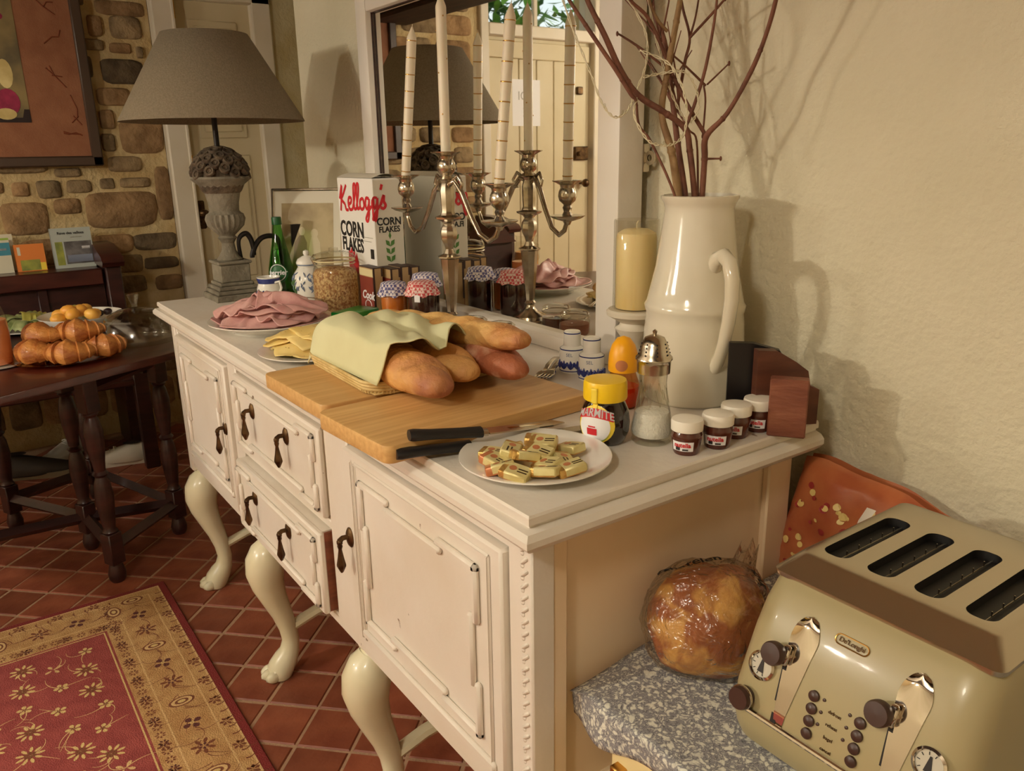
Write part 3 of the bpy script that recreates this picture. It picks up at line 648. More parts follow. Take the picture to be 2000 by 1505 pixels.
obj('strut', MB().box(-.075, -.068, -.02, .02, 0, .2, T=TR(0, 0, 0) @ RY(.12)), 'cable_black', PF, smooth=0)

# --- cereal box
CX0, CX1, CY0, CY1 = -1.43, -1.217, .419, .503
CB = thing('cereal_box', 'tall white corn flakes carton with red script lettering', 'cereal box', ((CX0 + CX1) / 2, (CY0 + CY1) / 2, H))
bx, by = (CX1 - CX0) / 2, (CY1 - CY0) / 2; bh = .351
obj('carton', MB().box(-bx, bx, -by, by, 0, bh, bev=.0015), 'cardboard_white', CB, smooth=25)
obj('side_panel', MB().box(bx - .0005, bx + .0006, -by + .002, by - .002, .002, bh - .004), 'cardboard_side', CB, smooth=0)
obj('open_flap', MB().grid(lambda u, v: (-bx + 2 * bx * u, -by + 2 * by * v, bh + .001 + .010 * math.sin(PI * v)), 6, 8), 'cardboard_side', CB)
FR = face((0, -by - .0006, 0), (1, 0, 0), (0, 0, 1)); FS = face((bx + .0012, 0, 0), (0, 1, 0), (0, 0, 1))
LOGO = [[(.0, 1.0), (.28, 2.1), (.2, 1.2), (.05, .0)], [(.75, 2.1), (.4, 1.35), (.18, .95), (.5, .55), (.62, .1), (.85, .05)], [(.85, .5), (1.15, .65), (1.2, 1.0), (.98, 1.05), (.88, .6), (1.0, .12), (1.25, .1), (1.4, .4)], [(1.35, .3), (1.62, 1.3), (1.68, 2.05), (1.5, 2.0), (1.45, .9), (1.5, .15), (1.72, .2)], [(1.7, .3), (1.95, 1.3), (2.0, 2.05), (1.83, 2.0), (1.78, .9), (1.83, .15), (2.05, .25)], [(2.35, .95), (2.1, .8), (2.08, .3), (2.25, .08), (2.45, .3), (2.42, .8), (2.3, .95)], [(2.95, .9), (2.7, .95), (2.6, .45), (2.72, .1), (2.92, .45), (2.98, .9), (2.9, -.3), (2.75, -.85), (2.58, -.7), (2.8, -.2), (3.15, .3)], [(3.6, .9), (3.35, .95), (3.22, .45), (3.35, .1), (3.57, .45), (3.63, .9), (3.55, -.3), (3.4, -.85), (3.23, -.7), (3.45, -.2), (3.85, .35)], [(3.95, 1.75), (4.02, 1.9), (3.9, 1.5)], [(3.85, .35), (4.12, 1.05), (4.1, .6), (4.22, .25), (4.05, .02), (3.85, .15)]]
def logo(u, v):
    x = -.095 + u * .061; z_ = bh - .088 + v * .032 + u * .003
    if x <= bx: return (x, -by - .001, z_)
    return (bx + .0014, -by + (x - bx) * .62, z_)
def spl2(P, k=5):
    out = []; n = len(P)
    for i in range(n - 1):
        p0, p1, p2, p3 = P[max(i - 1, 0)], P[i], P[i + 1], P[min(i + 2, n - 1)]
        for j in range(k):
            t = j / k; out.append(tuple(.5 * (2 * p1[q] + (p2[q] - p0[q]) * t + (2 * p0[q] - 5 * p1[q] + 4 * p2[q] - p3[q]) * t * t + (3 * p1[q] - p0[q] - 3 * p2[q] + p3[q]) * t ** 3) for q in (0, 1)))
    return out + [P[-1]]
mb = MB()
for st in LOGO:
    pts = [logo(*p) for p in spl2(st)]; fr_ = [p for p in pts if p[1] < -by]; sd_ = [p for p in pts if p[1] >= -by]
    for seg in (fr_, sd_):
        if len(seg) > 1:
            q = MB().tube(seg, .0048 if seg is fr_ else .0038, 6)
            for v in q.v:
                if seg is fr_: v.y = -by - .0009 + (v.y + by + .001) * .08
                else: v.x = bx + .0014 + (v.x - bx - .0014) * .08
            mb.add(q.v, q.f)
obj('lettering', mb, 'print_red', CB, smooth=0)
text('CORN', .056, 'print_black', CB, FR @ TR(-.03, .215, 0), bold=.0016, xs=.9); text('FLAKES', .050, 'print_black', CB, FR @ TR(-.03, .174, 0), bold=.0014, xs=.82)
text('CORN', .027, 'print_black', CB, FS @ TR(0, .242, 0), bold=.0007, xs=.9); text('FLAKES', .021, 'print_black', CB, FS @ TR(0, .222, 0), bold=.0005, xs=.9)
mb = MB()
for k in range(3):
    for s in (-1, 1): mb.prism([(0, .138 + k * .02), (s * .011, .144 + k * .02), (s * .013, .156 + k * .02), (s * .003, .152 + k * .02)], 0, .0003, FS)
mb.prism([(0, .197), (.004, .206), (0, .218), (-.004, .206)], 0, .0003, FS); obj('leaf_print', mb, 'print_green', CB, smooth=0)
mb = MB().box(-.032, .032, .118, .1195, 0, .0003, FS).box(-.026, .026, .106, .1075, 0, .0003, FS).box(-.02, .05, .20, .2015, 0, .0003, FR @ TR(.045, 0, 0)).box(-.02, .04, .19, .1915, 0, .0003, FR @ TR(.045, 0, 0)); obj('small_print', mb, 'print_grey', CB, smooth=0, kind='stuff')
mb = MB()
for k in range(8): mb.box(-.0018, .0018, .008, .0125, 0, .0003, FS @ TR(0, .075, 0) @ RZ(k * PI / 4))
mb.tube([(.0075 * math.cos(a * PI / 8), .075 + .0075 * math.sin(a * PI / 8), 0) for a in range(17)], .0007, 4, FS); obj('sun_mark', mb, 'print_black', CB, smooth=0)
mb = MB(); mb.prism([(-.06, .105), (-.035, .09), (-.005, .1), (0, .125), (-.01, .155), (-.02, .14), (-.022, .165), (-.034, .15), (-.035, .175), (-.05, .155), (-.058, .165), (-.063, .13)], 0, .0004, FR); obj('rooster_comb', mb, 'print_red', CB, smooth=0)
mb = MB(); mb.disc((.005, .055, .0002), .075, 24, FR, ry=.06); obj('bowl_print', mb, 'print_gold', CB, smooth=0)
mb = MB().box(.077, .096, .147, .172, 0, .0004, FR); obj('score_mark', mb, 'print_black', CB, smooth=0)

# --- jar of muesli
MJ = thing('muesli_jar', 'clip top glass jar of muesli in front of the cereal box', 'jar', (-1.405, .385 - .01, H)); MJ.location = (-1.335, .352, H)
lathe_obj('jar_glass', [(0, .002), (.054, 0), (.058, .006), (.0595, .05), (.0595, .105), (.055, .122), (.05, .13), (.052, .138), (.052, .142)], 'clear', MJ)
lathe_obj('muesli', [(0, .004), (.052, .004), (.0565, .01), (.058, .05), (.058, .108), (.05, .118), (.03, .122), (0, .124)], 'oat', MJ, wob=.02)
lathe_obj('jar_lid', [(.055, .143), (.056, .15), (.05, .158), (.03, .164), (.012, .166), (.012, .174), (0, .175)], 'clear_thick', MJ)
lathe_obj('rubber_seal', [(.05, .1405), (.056, .1405), (.056, .1435), (.05, .1435)], 'label_cream', MJ)
obj('clip', MB().tube([(.055 * math.cos(a), .055 * math.sin(a), .134) for a in [i * PI / 16 for i in range(33)]], .0016, 6).tube([(.0, -.056, .134), (0, -.064, .15), (0, -.056, .16), (0, -.05, .158)], .0016, 6), 'steel', MJ)

# --- blue and white pots
def swirl(mb, r, z0, z1, a0, a1, w=.0016, rf=None):
    n = 8
    mb.tube([((rf(z0 + (z1 - z0) * i / n) if rf else r) * math.sin(a0 + (a1 - a0) * i / n), -(rf(z0 + (z1 - z0) * i / n) if rf else r) * math.cos(a0 + (a1 - a0) * i / n), z0 + (z1 - z0) * i / n) for i in range(n + 1)], [w * math.sin(PI * (i + .6) / (n + 1.2)) for i in range(n + 1)], 5)
LJ = thing('lidded_jar', 'white lidded china jar with blue flowers, between bottle and muesli', 'jar', (-1.565, .365, H))
pj = [(0, .0), (.026, .0), (.028, .004), (.034, .015), (.044, .04), (.046, .058), (.042, .076), (.031, .092), (.026, .10), (.0285, .108)]
lathe_obj('jar_body', pj, 'ceramic_white', LJ); lathe_obj('jar_lid', [(.03, .108), (.0305, .113), (.026, .122), (.012, .130), (.006, .132), (.009, .138), (.0075, .145), (0, .148)], 'ceramic_white', LJ)
def rj(z):
    for (r0, a), (r1, b) in zip(pj, pj[1:]):
        if a <= z <= b and b > a: return r0 + (r1 - r0) * (z - a) / (b - a) + .0006
    return .03
mb = MB()
for k in range(34):
    a = .75 + random.uniform(-.95, .95); z_ = random.uniform(.022, .082); swirl(mb, 0, z_, z_ + random.uniform(.008, .016), a, a + random.uniform(-.3, .3), .0022, rj)
obj('blue_flowers', mb, 'grey_blue', LJ); mb = MB()
for k in range(9): a = -.1 + random.uniform(-.3, .3); z_ = random.uniform(.015, .05); swirl(mb, 0, z_, z_ + .02, a, a + .3, .003, rj)
obj('green_leaves', mb, 'leaf_glaze', LJ)
lathe_obj('rim_band', [(.0287, .1045), (.0292, .1055), (.0292, .107), (.0287, .108)], 'grey_blue', LJ)
CJ = thing('cream_jug', 'small white cream jug with a blue rim band behind the ham', 'jug', (-1.645, .275, H))
pj2 = [(0, .001), (.022, 0), (.025, .004), (.034, .022), (.036, .036), (.031, .05), (.030, .058), (.034, .07), (.0325, .07), (.0285, .058), (.029, .05), (.0, .012)]
lathe_obj('jug_body', pj2, 'ceramic_white', CJ); lathe_obj('rim_band', [(.0308, .052), (.0312, .053), (.0342, .066), (.0338, .067)], 'blue_glaze', CJ)
obj('handle', MB().tube([(.028, .008, .055), (.046, .016, .06), (.052, .018, .042), (.042, .014, .022), (.032, .01, .018)], .0035, 8), 'ceramic_white', CJ)
mb = MB()
for k in range(7): a = random.uniform(-.3, .6); z_ = random.uniform(.01, .03); swirl(mb, .0357, z_, z_ + .012, a, a + .25, .0035)
obj('blue_flowers', mb, 'blue_glaze', CJ)

# --- row of four little tea cartons
for k in range(4):
    t = thing('tea_box', ('slim tea carton with a red printed front, first of the row', 'slim tea carton, second in the row from the red fronted one', 'slim tea carton, third in the row from the red fronted one', 'slim tea carton at the mirror end of the row')[k], 'tea box', ((-1.205, -1.181, -1.181, -1.181)[k], (.398, .4355, .464, .4925)[k], H), 0.0, 'tea cartons in front of the mirror')
    h = .132 - .003 * (k % 2)
    obj('carton', MB().box(-.033 if k else -.045, .033 if k == 0 else .033, -.0135, .0135, 0, h, bev=.001), 'teabox_side', t, smooth=25)
    obj('front_print', MB().box(-.032 if k else -.044, .032, -.0145, -.0134, .002, h - .024), 'teabox_front', t, smooth=0)
    obj('carton_top', MB().box(-.0332 if k else -.0452, .0332, -.0137, .0137, h - .0015, h + .001).box(.0325, .0338, -.0137, -.009, .03, h).box(.0325, .0338, .009, .0137, h - .022, h), 'teabox_top', t, smooth=0)
    if k == 0:
        obj('label_band', MB().box(-.044, .032, -.0146, -.0133, h - .022, h - .004), 'label_cream', t, smooth=0)
        text('Cook', .03, 'paper', t, face((0, -.0147, .06), (1, 0, 0), (0, 0, 1)), shear=.3, bold=.0008)
        mb = MB(); F0 = face((0, -.0148, .028), (1, 0, 0), (0, 0, 1)); mb.tube([(.018 * math.cos(a * PI / 8), .014 * math.sin(a * PI / 8) + .006, 0) for a in range(13)], .0012, 5, F0); obj('swirl_print', mb, 'paper', t, smooth=0)

# --- jam jars with cloth tops
def jam(label, loc, fill, cloth, r=.036, h=.062, tagp=True):
    t = thing('jam_jar', label, 'jar', loc, 0, 'jam jars with cloth tops')
    lathe_obj('jar_glass', [(0, .001), (r * .92, 0), (r, .006), (r, h * .8), (r * .85, h * .95), (r * .82, h)], 'clear', t)
    lathe_obj('jam', [(0, .003), (r * .9, .003), (r * .965, .008), (r * .965, h * .78), (r * .8, h * .9), (0, h * .9)], fill, t)
    mb = MB(); n = 40; vs = [(0, 0, h + .012)]; fs = []
    for i, (rr, zz, wv) in enumerate(((.55, .012, 0), (.92, .009, .01), (1.0, -.002, .02), (1.12, -.012, .12), (1.22, -.02, .2))):
        for j in range(n):
            a = 2 * PI * j / n; q = rr * r * (1 + wv * .5 * math.sin(a * 11)); vs.append((q * math.cos(a), q * math.sin(a), h + zz + wv * .012 * math.cos(a * 7)))
    for j in range(n): fs.append((0, 1 + j, 1 + (j + 1) % n))
    for i in range(4):
        for j in range(n): fs.append((1 + i * n + j, 1 + (i + 1) * n + j, 1 + (i + 1) * n + (j + 1) % n, 1 + i * n + (j + 1) % n))
    mb.add(vs, fs); obj('cloth_top', mb, cloth, t, smooth=70)
    if tagp: obj('tag', MB().box(-.007, .007, -.0006, .0006, -.016, 0, TR(.012, 0, h * .85) @ RZ(.6) @ TR(0, -r * 1.12, 0)), 'paper', t, smooth=0)
    return t
def gingham(name, c1, c2):
    m = M(name, c1, .9); nt = m.node_tree; N = nt.nodes; L = nt.links; tc = N.new('ShaderNodeTexCoord'); ck = N.new('ShaderNodeTexChecker'); ck.inputs['Scale'].default_value = 150
    ck.inputs[1].default_value = lin(c1); ck.inputs[2].default_value = lin(c2); L.new(tc.outputs['Object'], ck.inputs[0]); L.new(ck.outputs[0], N['Principled BSDF'].inputs[0])
gingham('gingham_red', (206, 84, 84), (236, 206, 196)); gingham('gingham_blue', (100, 96, 140), (226, 216, 214))
jam('jar of dark jam under a red gingham cloth', (-.995, .425, H), 'jam_dark', 'gingham_red', .035, .106)
jam('jar of amber marmalade under a blue gingham cloth', (-1.078, .392, H), 'jam_amber', 'gingham_blue', .033, .098, False)
jam('jar of jam under a blue gingham cloth, against the mirror frame', (-1.07, .478, H), 'jam_dark', 'gingham_blue', .034, .112, False)

# --- two clip-top jars hidden by the bread, seen again in the mirror
def cliptop(label, loc, fill, r=.034):
    t = thing('spice_jar', label, 'jar', loc, 0, 'small clip top jars behind the bread')
    lathe_obj('jar_glass', [(0, .001), (r, 0), (r + .002, .005), (r + .002, .034), (r - .004, .042), (r - .003, .046)], 'clear', t)
    lathe_obj('contents', [(0, .003), (r - .002, .003), (r, .008), (r, .028), (0, .03)], fill, t)
    lathe_obj('jar_lid', [(r - .002, .047), (r, .051), (r - .006, .056), (.012, .06), (0, .06)], 'clear_thick', t)
    obj('clip', MB().tube([(r * math.cos(a), r * math.sin(a), .043) for a in [i * PI / 12 for i in range(25)]], .0014, 6).tube([(r, 0, .043), (r + .012, 0, .05), (r + .01, 0, .062), (r - .004, 0, .06)], .0014, 6), 'steel', t)
cliptop('small clip top glass jar of dark spice behind the baguette', (-.798, .44, H), 'cocoa'); cliptop('small clip top glass jar of red preserve behind the baguette', (-.712, .455, H), 'rack_wood')

# --- candelabra
CD = thing('candelabra', 'silver three branch candelabra in front of the mirror', 'candelabra', (-.895, .446, H))
obj('base', MB().box(-.05, .05, -.05, .05, 0, .01, bev=.004).lathe([(.045, .01), (.042, .018), (.02, .028), (.013, .036), (.011, .045), (.015, .05), (.01, .056)], 24), 'silver', CD)
obj('stem', MB().lathe([(.010, .05), (.0115, .06), (.013, .075), (.017, .12), (.0205, .165), (.022, .178), (.027, .181), (.027, .184), (.013, .19), (.009, .2), (.012, .21), (.018, .222), (.02, .235), (.018, .246), (.0115, .256), (.016, .262), (.03, .268), (.031, .272), (.018, .276), (.015, .284), (.016, .30), (.017, .33), (.013, .345), (.017, .352), (.024, .355), (.012, .362), (.009, .37)], 8), 'silver', CD, smooth=30)
CUP = [(.008, .0), (.009, .006), (.018, .014), (.021, .024), (.0195, .034), (.0155, .042), (.017, .048), (.026, .053), (.0335, .056), (.034, .058), (.026, .0575), (.0145, .054), (.0125, .05), (.0, .04)]
obj('candle_cup', MB().lathe(CUP, 24, c=(0, 0, .355)), 'silver', CD)
DISH = [(.006, -.012), (.01, -.004), (.03, .002), (.039, .007), (.0395, .009), (.028, .008), (.012, .010), (.008, .018), (.011, .026), (.008, .032)]
for sx, ax, ay, zc in ((-1, -.208, .009, .33), (1, .172, .022, .318)):
    a = 0.0; x1, y1 = ax, ay
    pts = [(0, 0, .325), (sx * .012, 0, .345), (sx * .03, .003, .35), (x1 * .3, y1 * .3, .325), (x1 * .45, y1 * .45, .28), (x1 * .62, y1 * .62, .24), (x1 * .8, y1 * .8, .226), (x1 * .93, y1 * .93, .238), (x1, y1, .262), (x1, y1, zc - .06)]
    arm = obj('arm', MB().tube(pts, (.006, .0065, .0065, .0065, .006, .006, .0055, .0055, .005, .005), 8).tube([(sx * .02, 0, .35), (sx * .045, .002, .362), (sx * .058, .004, .345), (sx * .05, .004, .328), (sx * .036, .003, .33)], .004, 7), 'silver', CD, smooth=70)
    obj('drip_pan', MB().lathe(DISH, 24, c=(x1, y1, zc - .055)), 'silver', arm); obj('candle_cup', MB().lathe(CUP, 24, c=(x1, y1, zc - .03 + .002)), 'silver', arm)
def candle(label, base, tip, rings):
    b = Vector(base); d = Vector(tip) - b; t = thing('taper_candle', label, 'candle', base, 0, 'ivory candles in the candelabra'); q = d.to_track_quat('Z', 'Y').to_matrix().to_4x4(); L_ = d.length; r = .0112
    obj('wax_stick', MB().lathe([(0, 0), (r * .97, 0), (r * 1.02, L_ - .028), (r * .96, L_ - .024), (.002, L_ - .002), (0, L_)], 20, T=q), 'wax', t, smooth=35)
    obj('wick', MB().tube([(0, 0, L_ - .003), (.0005, 0, L_ + .004)], .0008, 5, q), 'string', t)
    mb = MB()
    if rings:
        for k in range(rings): z_ = L_ * (.05 + .86 * k / (rings - 1)); obj('gold_band', MB().lathe([(r * 1.005, z_ - .0012), (r * 1.06, z_ - .0006), (r * 1.06, z_ + .0006), (r * 1.005, z_ + .0012)], 20, T=q), 'brass', t)
    else:
        for k in range(10):
            a = k * 1.9; z_ = .03 + k * .028; mb.ell((r * math.cos(a), r * math.sin(a), z_), .0018, 6, q)
    if not rings: obj('gold_studs', mb, 'brass', t, kind='stuff')
candle('ivory candle with gold bands leaning in the arm by the cereal box', (-1.103, .455, H + .352), (-1.062, .47, H + .69), 9)
candle('plain ivory candle with gold studs upright in the middle cup', (-.895, .446, H + .405), (-.893, .446, H + .732), 0)
candle('ivory candle with gold bands leaning in the arm by the branches', (-.723, .468, H + .34), (-.693, .485, H + .688), 9)

# --- ham and cheese
def plate(name, label, loc, r, h, cat='plate'):
    t = thing(name, label, cat, loc)
    lathe_obj('plate_body', [(0, .004), (r * .55, .004), (r * .56, 0), (r * .62, 0), (r * .65, .006), (r * .82, h * .6), (r, h), (r, h + .002), (r * .97, h + .002), (r * .8, h * .6 + .005), (r * .62, .009), (0, .009)], 'ceramic_white', t, n=48, smooth=50)
    return t
HP = (-1.24, .135, H)
plate('ham_plate', 'large white china plate under the ham', HP, .148, .026)
gx = lambda a, b: noise.noise((a, b, 1.7))
for k in range(11):
    ox, oy, rr = [(-.06, -.04, .085), (.05, .05, .08), (-.02, .03, .095), (.03, -.04, .09), (-.05, -.02, .085), (.055, .02, .075), (.0, .0, .10), (-.06, .02, .07), (-.03, -.03, .085), (.03, .03, .075), (.065, .055, .06)][k]; z0 = .020 + k * .0042; sd = k * 3.1
    def f(u, v, ox=ox, oy=oy, rr=rr, z0=z0, sd=sd):
        a = u * 2 * PI; q = rr * v * (1 + .10 * math.sin(a * 2 + sd) + .05 * math.sin(a * 5 + sd)); x = ox + q * math.cos(a); y = oy + q * math.sin(a)
        e = math.hypot(x, y) / .148
        if e > .99: x /= e / .99; y /= e / .99; e = .99
        fold = .013 * math.sin((x * math.cos(sd) + y * math.sin(sd)) * (95 + 12 * (k % 3)) + sd + 2.5 * gx(x * 10, y * 10 + sd)) * (.4 + .6 * v) * (1 - e * .6)
        s1 = x * math.cos(sd * 1.7) + y * math.sin(sd * 1.7) - .02 * math.sin(sd) + .012 * gx(x * 16, y * 16 + sd); s2 = x * math.cos(sd + 1) + y * math.sin(sd + 1) + .03 * math.cos(sd)
        top = z0 + .016 * (1 - e * e) + fold + .008 * gx(x * 22 + sd, y * 22) + (.014 * math.exp(-(s1 / .009) ** 2) + .010 * math.exp(-(s2 / .007) ** 2)) * (1 - e * .7)
        return (x, y, max(.012 + .018 * max(0, e - .6) / .4 + .0004 * sd, top - .018 * e * e))
    t = tag(obj('ham_slice', MB().grid(f, 72, 26, close_u=True), 'ham', smooth=80, solid=.0022), 'folded slice of pink cooked ham on the large plate', 'ham', 'ham slices'); t.location = HP
fk = thing('serving_fork', 'small steel fork resting on the ham plate rim', 'fork', (-1.335, .245, H + .045), 2.4)
def forkmesh(L_=.17, w_=.011):
    mb = MB()
    mb.grid(lambda u, v: ((u - .5) * w_ * (.62 + .38 * abs(2 * v - 1.0) if v < .8 else .7), -L_ / 2 + v * L_ * .62, .002 + .006 * math.sin(v * 3)), 4, 14)
    mb.grid(lambda u, v: ((u - .5) * (.008 + .016 * min(1, v * 2.2)), L_ * .12 + v * L_ * .16, .004 - .004 * v), 6, 6)
    for k in range(4): mb.tube([(-.0102 + k * .0068, L_ * .28, .0005), (-.0102 + k * .0068, L_ * .4, .001), (-.0095 + k * .0064, L_ * .5, .005)], (.0016, .0015, .0008), 6)
    return mb
obj('fork_body', forkmesh(.13), 'silver', fk, solid=.0016)
CP = (-.925, .118, H)
plate('cheese_plate', 'white plate under the cheese slices', CP, .118, .012)
for k in range(9):
    ox, oy, an = [(-.05, -.02, .5), (.0, .02, .0), (.02, -.04, -.4), (-.03, .01, .2), (-.035, -.035, .9), (.035, .045, .1), (.01, -.01, -.2), (-.02, -.02, .6), (.03, .01, .3)][k]; z0 = .012 + k * .003; sd = k * 2.3
    def f(u, v, ox=ox, oy=oy, an=an, z0=z0, sd=sd):
        x = (u - .5) * .15; y = (v - .5) * .105 * (1 - .4 * (2 * u - 1) ** 2); x, y = x * math.cos(an) - y * math.sin(an) + ox, x * math.sin(an) + y * math.cos(an) + oy
        rr = math.hypot(x, y)
        if rr > .105: x *= .105 / rr; y *= .105 / rr
        return (x, y, max(.0105 + .0003 * sd, z0 + .024 * max(0, 1 - (rr / .095) ** 2) + .006 * gx(x * 28 + sd, y * 28)))
    t = tag(obj('cheese_slice', MB().grid(f, 20, 14), 'cheese', smooth=80, solid=.002), 'thin yellow cheese slice piled on the white plate', 'cheese', 'cheese slices'); t.location = CP
    mb = MB()
    for q in range(14):
        p = f(random.uniform(.1, .9), random.uniform(.12, .88)); mb.disc((p[0], p[1], p[2] + .0014), random.uniform(.0015, .0035), 8, ry=random.uniform(.001, .002))
    obj('holes', mb, 'cheese_hole', t, smooth=0, kind='stuff')
fk = thing('cheese_fork', 'silver fork lying across the cheese plate, tines up', 'fork', (-.895, .215, H + .022), 2.6); obj('fork_body', forkmesh(.16), 'silver', fk, solid=.0016)

# --- green packet
gp = tag(obj('butter_packet', MB().box(-.034, .034, 0, .105, 0, .04, bev=.004, seg=2), 'green_foil'), 'green foil wrapped packet between the cheese and the muesli jar', 'packet'); gp.location = (-1.122, .268, H); gp.rotation_euler = (0, 0, .42)

# --- chopping boards
def board(label, cx, cy, wd, ln, rz, mat):
    S = lambda e, z_: rr2(-wd / 2 + e, wd / 2 - e, -ln / 2 + e, ln / 2 - e, .016 - e, z_)
    o = tag(obj('chopping_board', loft([S(.003, 0), S(.0008, .001), S(0, .003), S(0, .024), S(.0008, .0262), S(.003, .027)]), mat, smooth=35), label, 'chopping board', 'bamboo boards under the bread')
    o.location = (cx, cy, H + .0005); o.rotation_euler = (0, 0, rz); return o
board('bamboo chopping board half under the bread basket, next to the cheese', -.612, .125, .262, .36, .02, 'board_wood2')
board('larger bamboo chopping board carrying the loaf ends, next to the knives', -.362, .128, .215, .385, .055, 'board_wood')

# --- bread basket, cloth, loaves
BZ = H + .028
BK = thing('bread_basket', 'shallow pale wicker bread basket on the chopping boards', 'basket', (-.605, .160, BZ)); BK.rotation_euler = (0, 0, -.03)
mb = MB()
def rrect(a, b, r, z, n=6):
    out = []
    for cx, cy, s in ((a - r, b - r, 0), (-a + r, b - r, 1), (-a + r, -b + r, 2), (a - r, -b + r, 3)):
        for k in range(n + 1): t = s * PI / 2 + k * PI / 2 / n; out.append((cx + r * math.cos(t), cy + r * math.sin(t), z))
    return out + [out[0]]
for z_, e in ((.004, 0), (.010, .003), (.016, .005), (.022, .007)): mb.tube(rrect(.143 + e, .125 + e, .04, z_), .0032, 6, cap=False)
obj('rim_weave', mb, 'wicker', BK); mb = MB()
for k in range(44):
    p = rrect(.146, .128, .04, 0, 10)[k % 44]; mb.tube([(p[0] * .99, p[1] * .99, .002), (p[0] * 1.015, p[1] * 1.015, .024)], .0018, 5)
obj('stakes', mb, 'wicker', BK); obj('basket_floor', MB().box(-.14, .14, -.12, .12, .001, .004, bev=.001), 'wicker', BK)
def loaf(name, label, p0, p1, r, mat, tipmat=None, seed=0, bulge=1.0, slash=3, group='loaves in the bread basket', flat=.82, taper=.32):
    a, b = Vector(p0), Vector(p1); d = b - a; L_ = d.length; n = 64; m = 26; vs = []; q = d.to_track_quat('Y', 'Z').to_matrix(); mid = (a + b) / 2
    for i in range(n + 1):
        t = i / n; s = (math.sin(PI * min(max(t, .004), .996)) ** taper); 
        for j in range(m):
            an = 2 * PI * j / m; rr = r * s * (1 + .07 * noise.noise((t * 5 + seed, math.cos(an), math.sin(an))))
            top = max(0, math.sin(an))
            for k in range(slash):
                c = (k + .7) / (slash + .4); u = (t - c) * L_ / r + .55 * math.cos(an) * 1.5
                rr *= 1 + top * (.15 * math.exp(-(u / .5) ** 2) - .18 * math.exp(-((u - .75) / .2) ** 2)) + .018 * noise.noise((t * 40 + seed, math.cos(an) * 5, math.sin(an) * 5)) / slash
            vs.append(q @ Vector((rr * math.cos(an), (t - .5) * L_, rr * math.sin(an) * flat * (1 if math.sin(an) > 0 else .9))))
    fs = [(i * m + j, i * m + (j + 1) % m, (i + 1) * m + (j + 1) % m, (i + 1) * m + j) for i in range(n) for j in range(m)] + [tuple(range(m)), tuple(n * m + j for j in range(m))]
    t = thing(name, label, 'bread', mid, 0, group); o = obj('crust', MB().add(vs, fs), mat, t, smooth=80)
    if tipmat:
        k0 = int(n * .72) * m; tv = [v * 1.0 for v in vs[k0:]]; nn = len(tv) // m; axis = q @ Vector((0, 1, 0)); out = []
        for i, v in enumerate(tv): c = axis * v.dot(axis); out.append(c + (v - c) * 1.012 + axis * (.002 if i >= len(tv) - m else 0))
        obj('floury_end', MB().add(out, [(i * m + j, i * m + (j + 1) % m, (i + 1) * m + (j + 1) % m, (i + 1) * m + j) for i in range(nn - 1) for j in range(m)] + [tuple((nn - 1) * m + j for j in range(m))]), tipmat, t, smooth=80)
    return t
lz = BZ + .006
loaf('bread_loaf', 'golden loaf end with a flour dusted tip, poking out below the linen', (-.76, .098, lz + .038), (-.325, .084, lz + .032), .046, 'crust', None, 1, taper=.26)
loaf('bread_loaf', 'pale golden loaf in the middle of the basket, half under the linen', (-.77, .178, lz + .036), (-.372, .166, lz + .031), .041, 'crust_pale', None, 5, taper=.27)
loaf('bread_loaf', 'reddish brown loaf beside the mirror edge of the basket, under the baguette', (-.74, .262, lz + .034), (-.335, .238, lz + .030), .041, 'crust_dark', None, 9, taper=.27)
loaf('baguette', 'long golden baguette lying across the top of the other loaves', (-.885, .235, lz + .032), (-.338, .246, lz + .080), .034, 'crust_long', None, 14, slash=5, taper=.2, group='loaves in the bread basket')
# linen cloth folded over the loaves
LC = thing('linen_cloth', 'pale green linen cloth draped over the loaves in the basket', 'cloth', (-.66, .12, BZ))
def drape(u, v):
    x = -.742 + u * .285; y = .031 + v * .189
    x += .055 * u * math.sin((v * 1.35 + .05) * PI) * (1 if v < .7 else .55) + .02 * u * (v > .55)
    hgt = 0.0
    for cy, r0 in ((.090, .056), (.172, .052), (.252, .050)):
        d = abs(y - cy); hgt = max(hgt, math.sqrt(max(0, (r0 + .008) ** 2 - d * d)) * .86)
    hgt = max(hgt, .024)
    rip = .006 * math.sin((x * .8 + y * 1.6) * 62 + 1.5 * noise.noise((x * 9, y * 9, 0))) * min(1, v * 2.2) * (.35 + .65 * u)
    z_ = lz + .036 + hgt + .006 * noise.noise((x * 14, y * 14, 2)) + rip + .012 * max(0, u - .8) * 5 * (math.sin(v * 9) * .5 + .2)
    edge = max(0, .085 - v) / .085; z_ = max(z_, lz + .062 * min(1, v / .12)) ; z_ = z_ * (1 - edge) + (BZ + .024) * edge
    e2 = max(0, .14 - u) / .14; z_ -= .022 * e2 * e2
    return (x + .66, y - .12, z_ - BZ)
obj('cloth_fold', MB().grid(drape, 60, 54), 'linen', LC, smooth=80, solid=.0022)

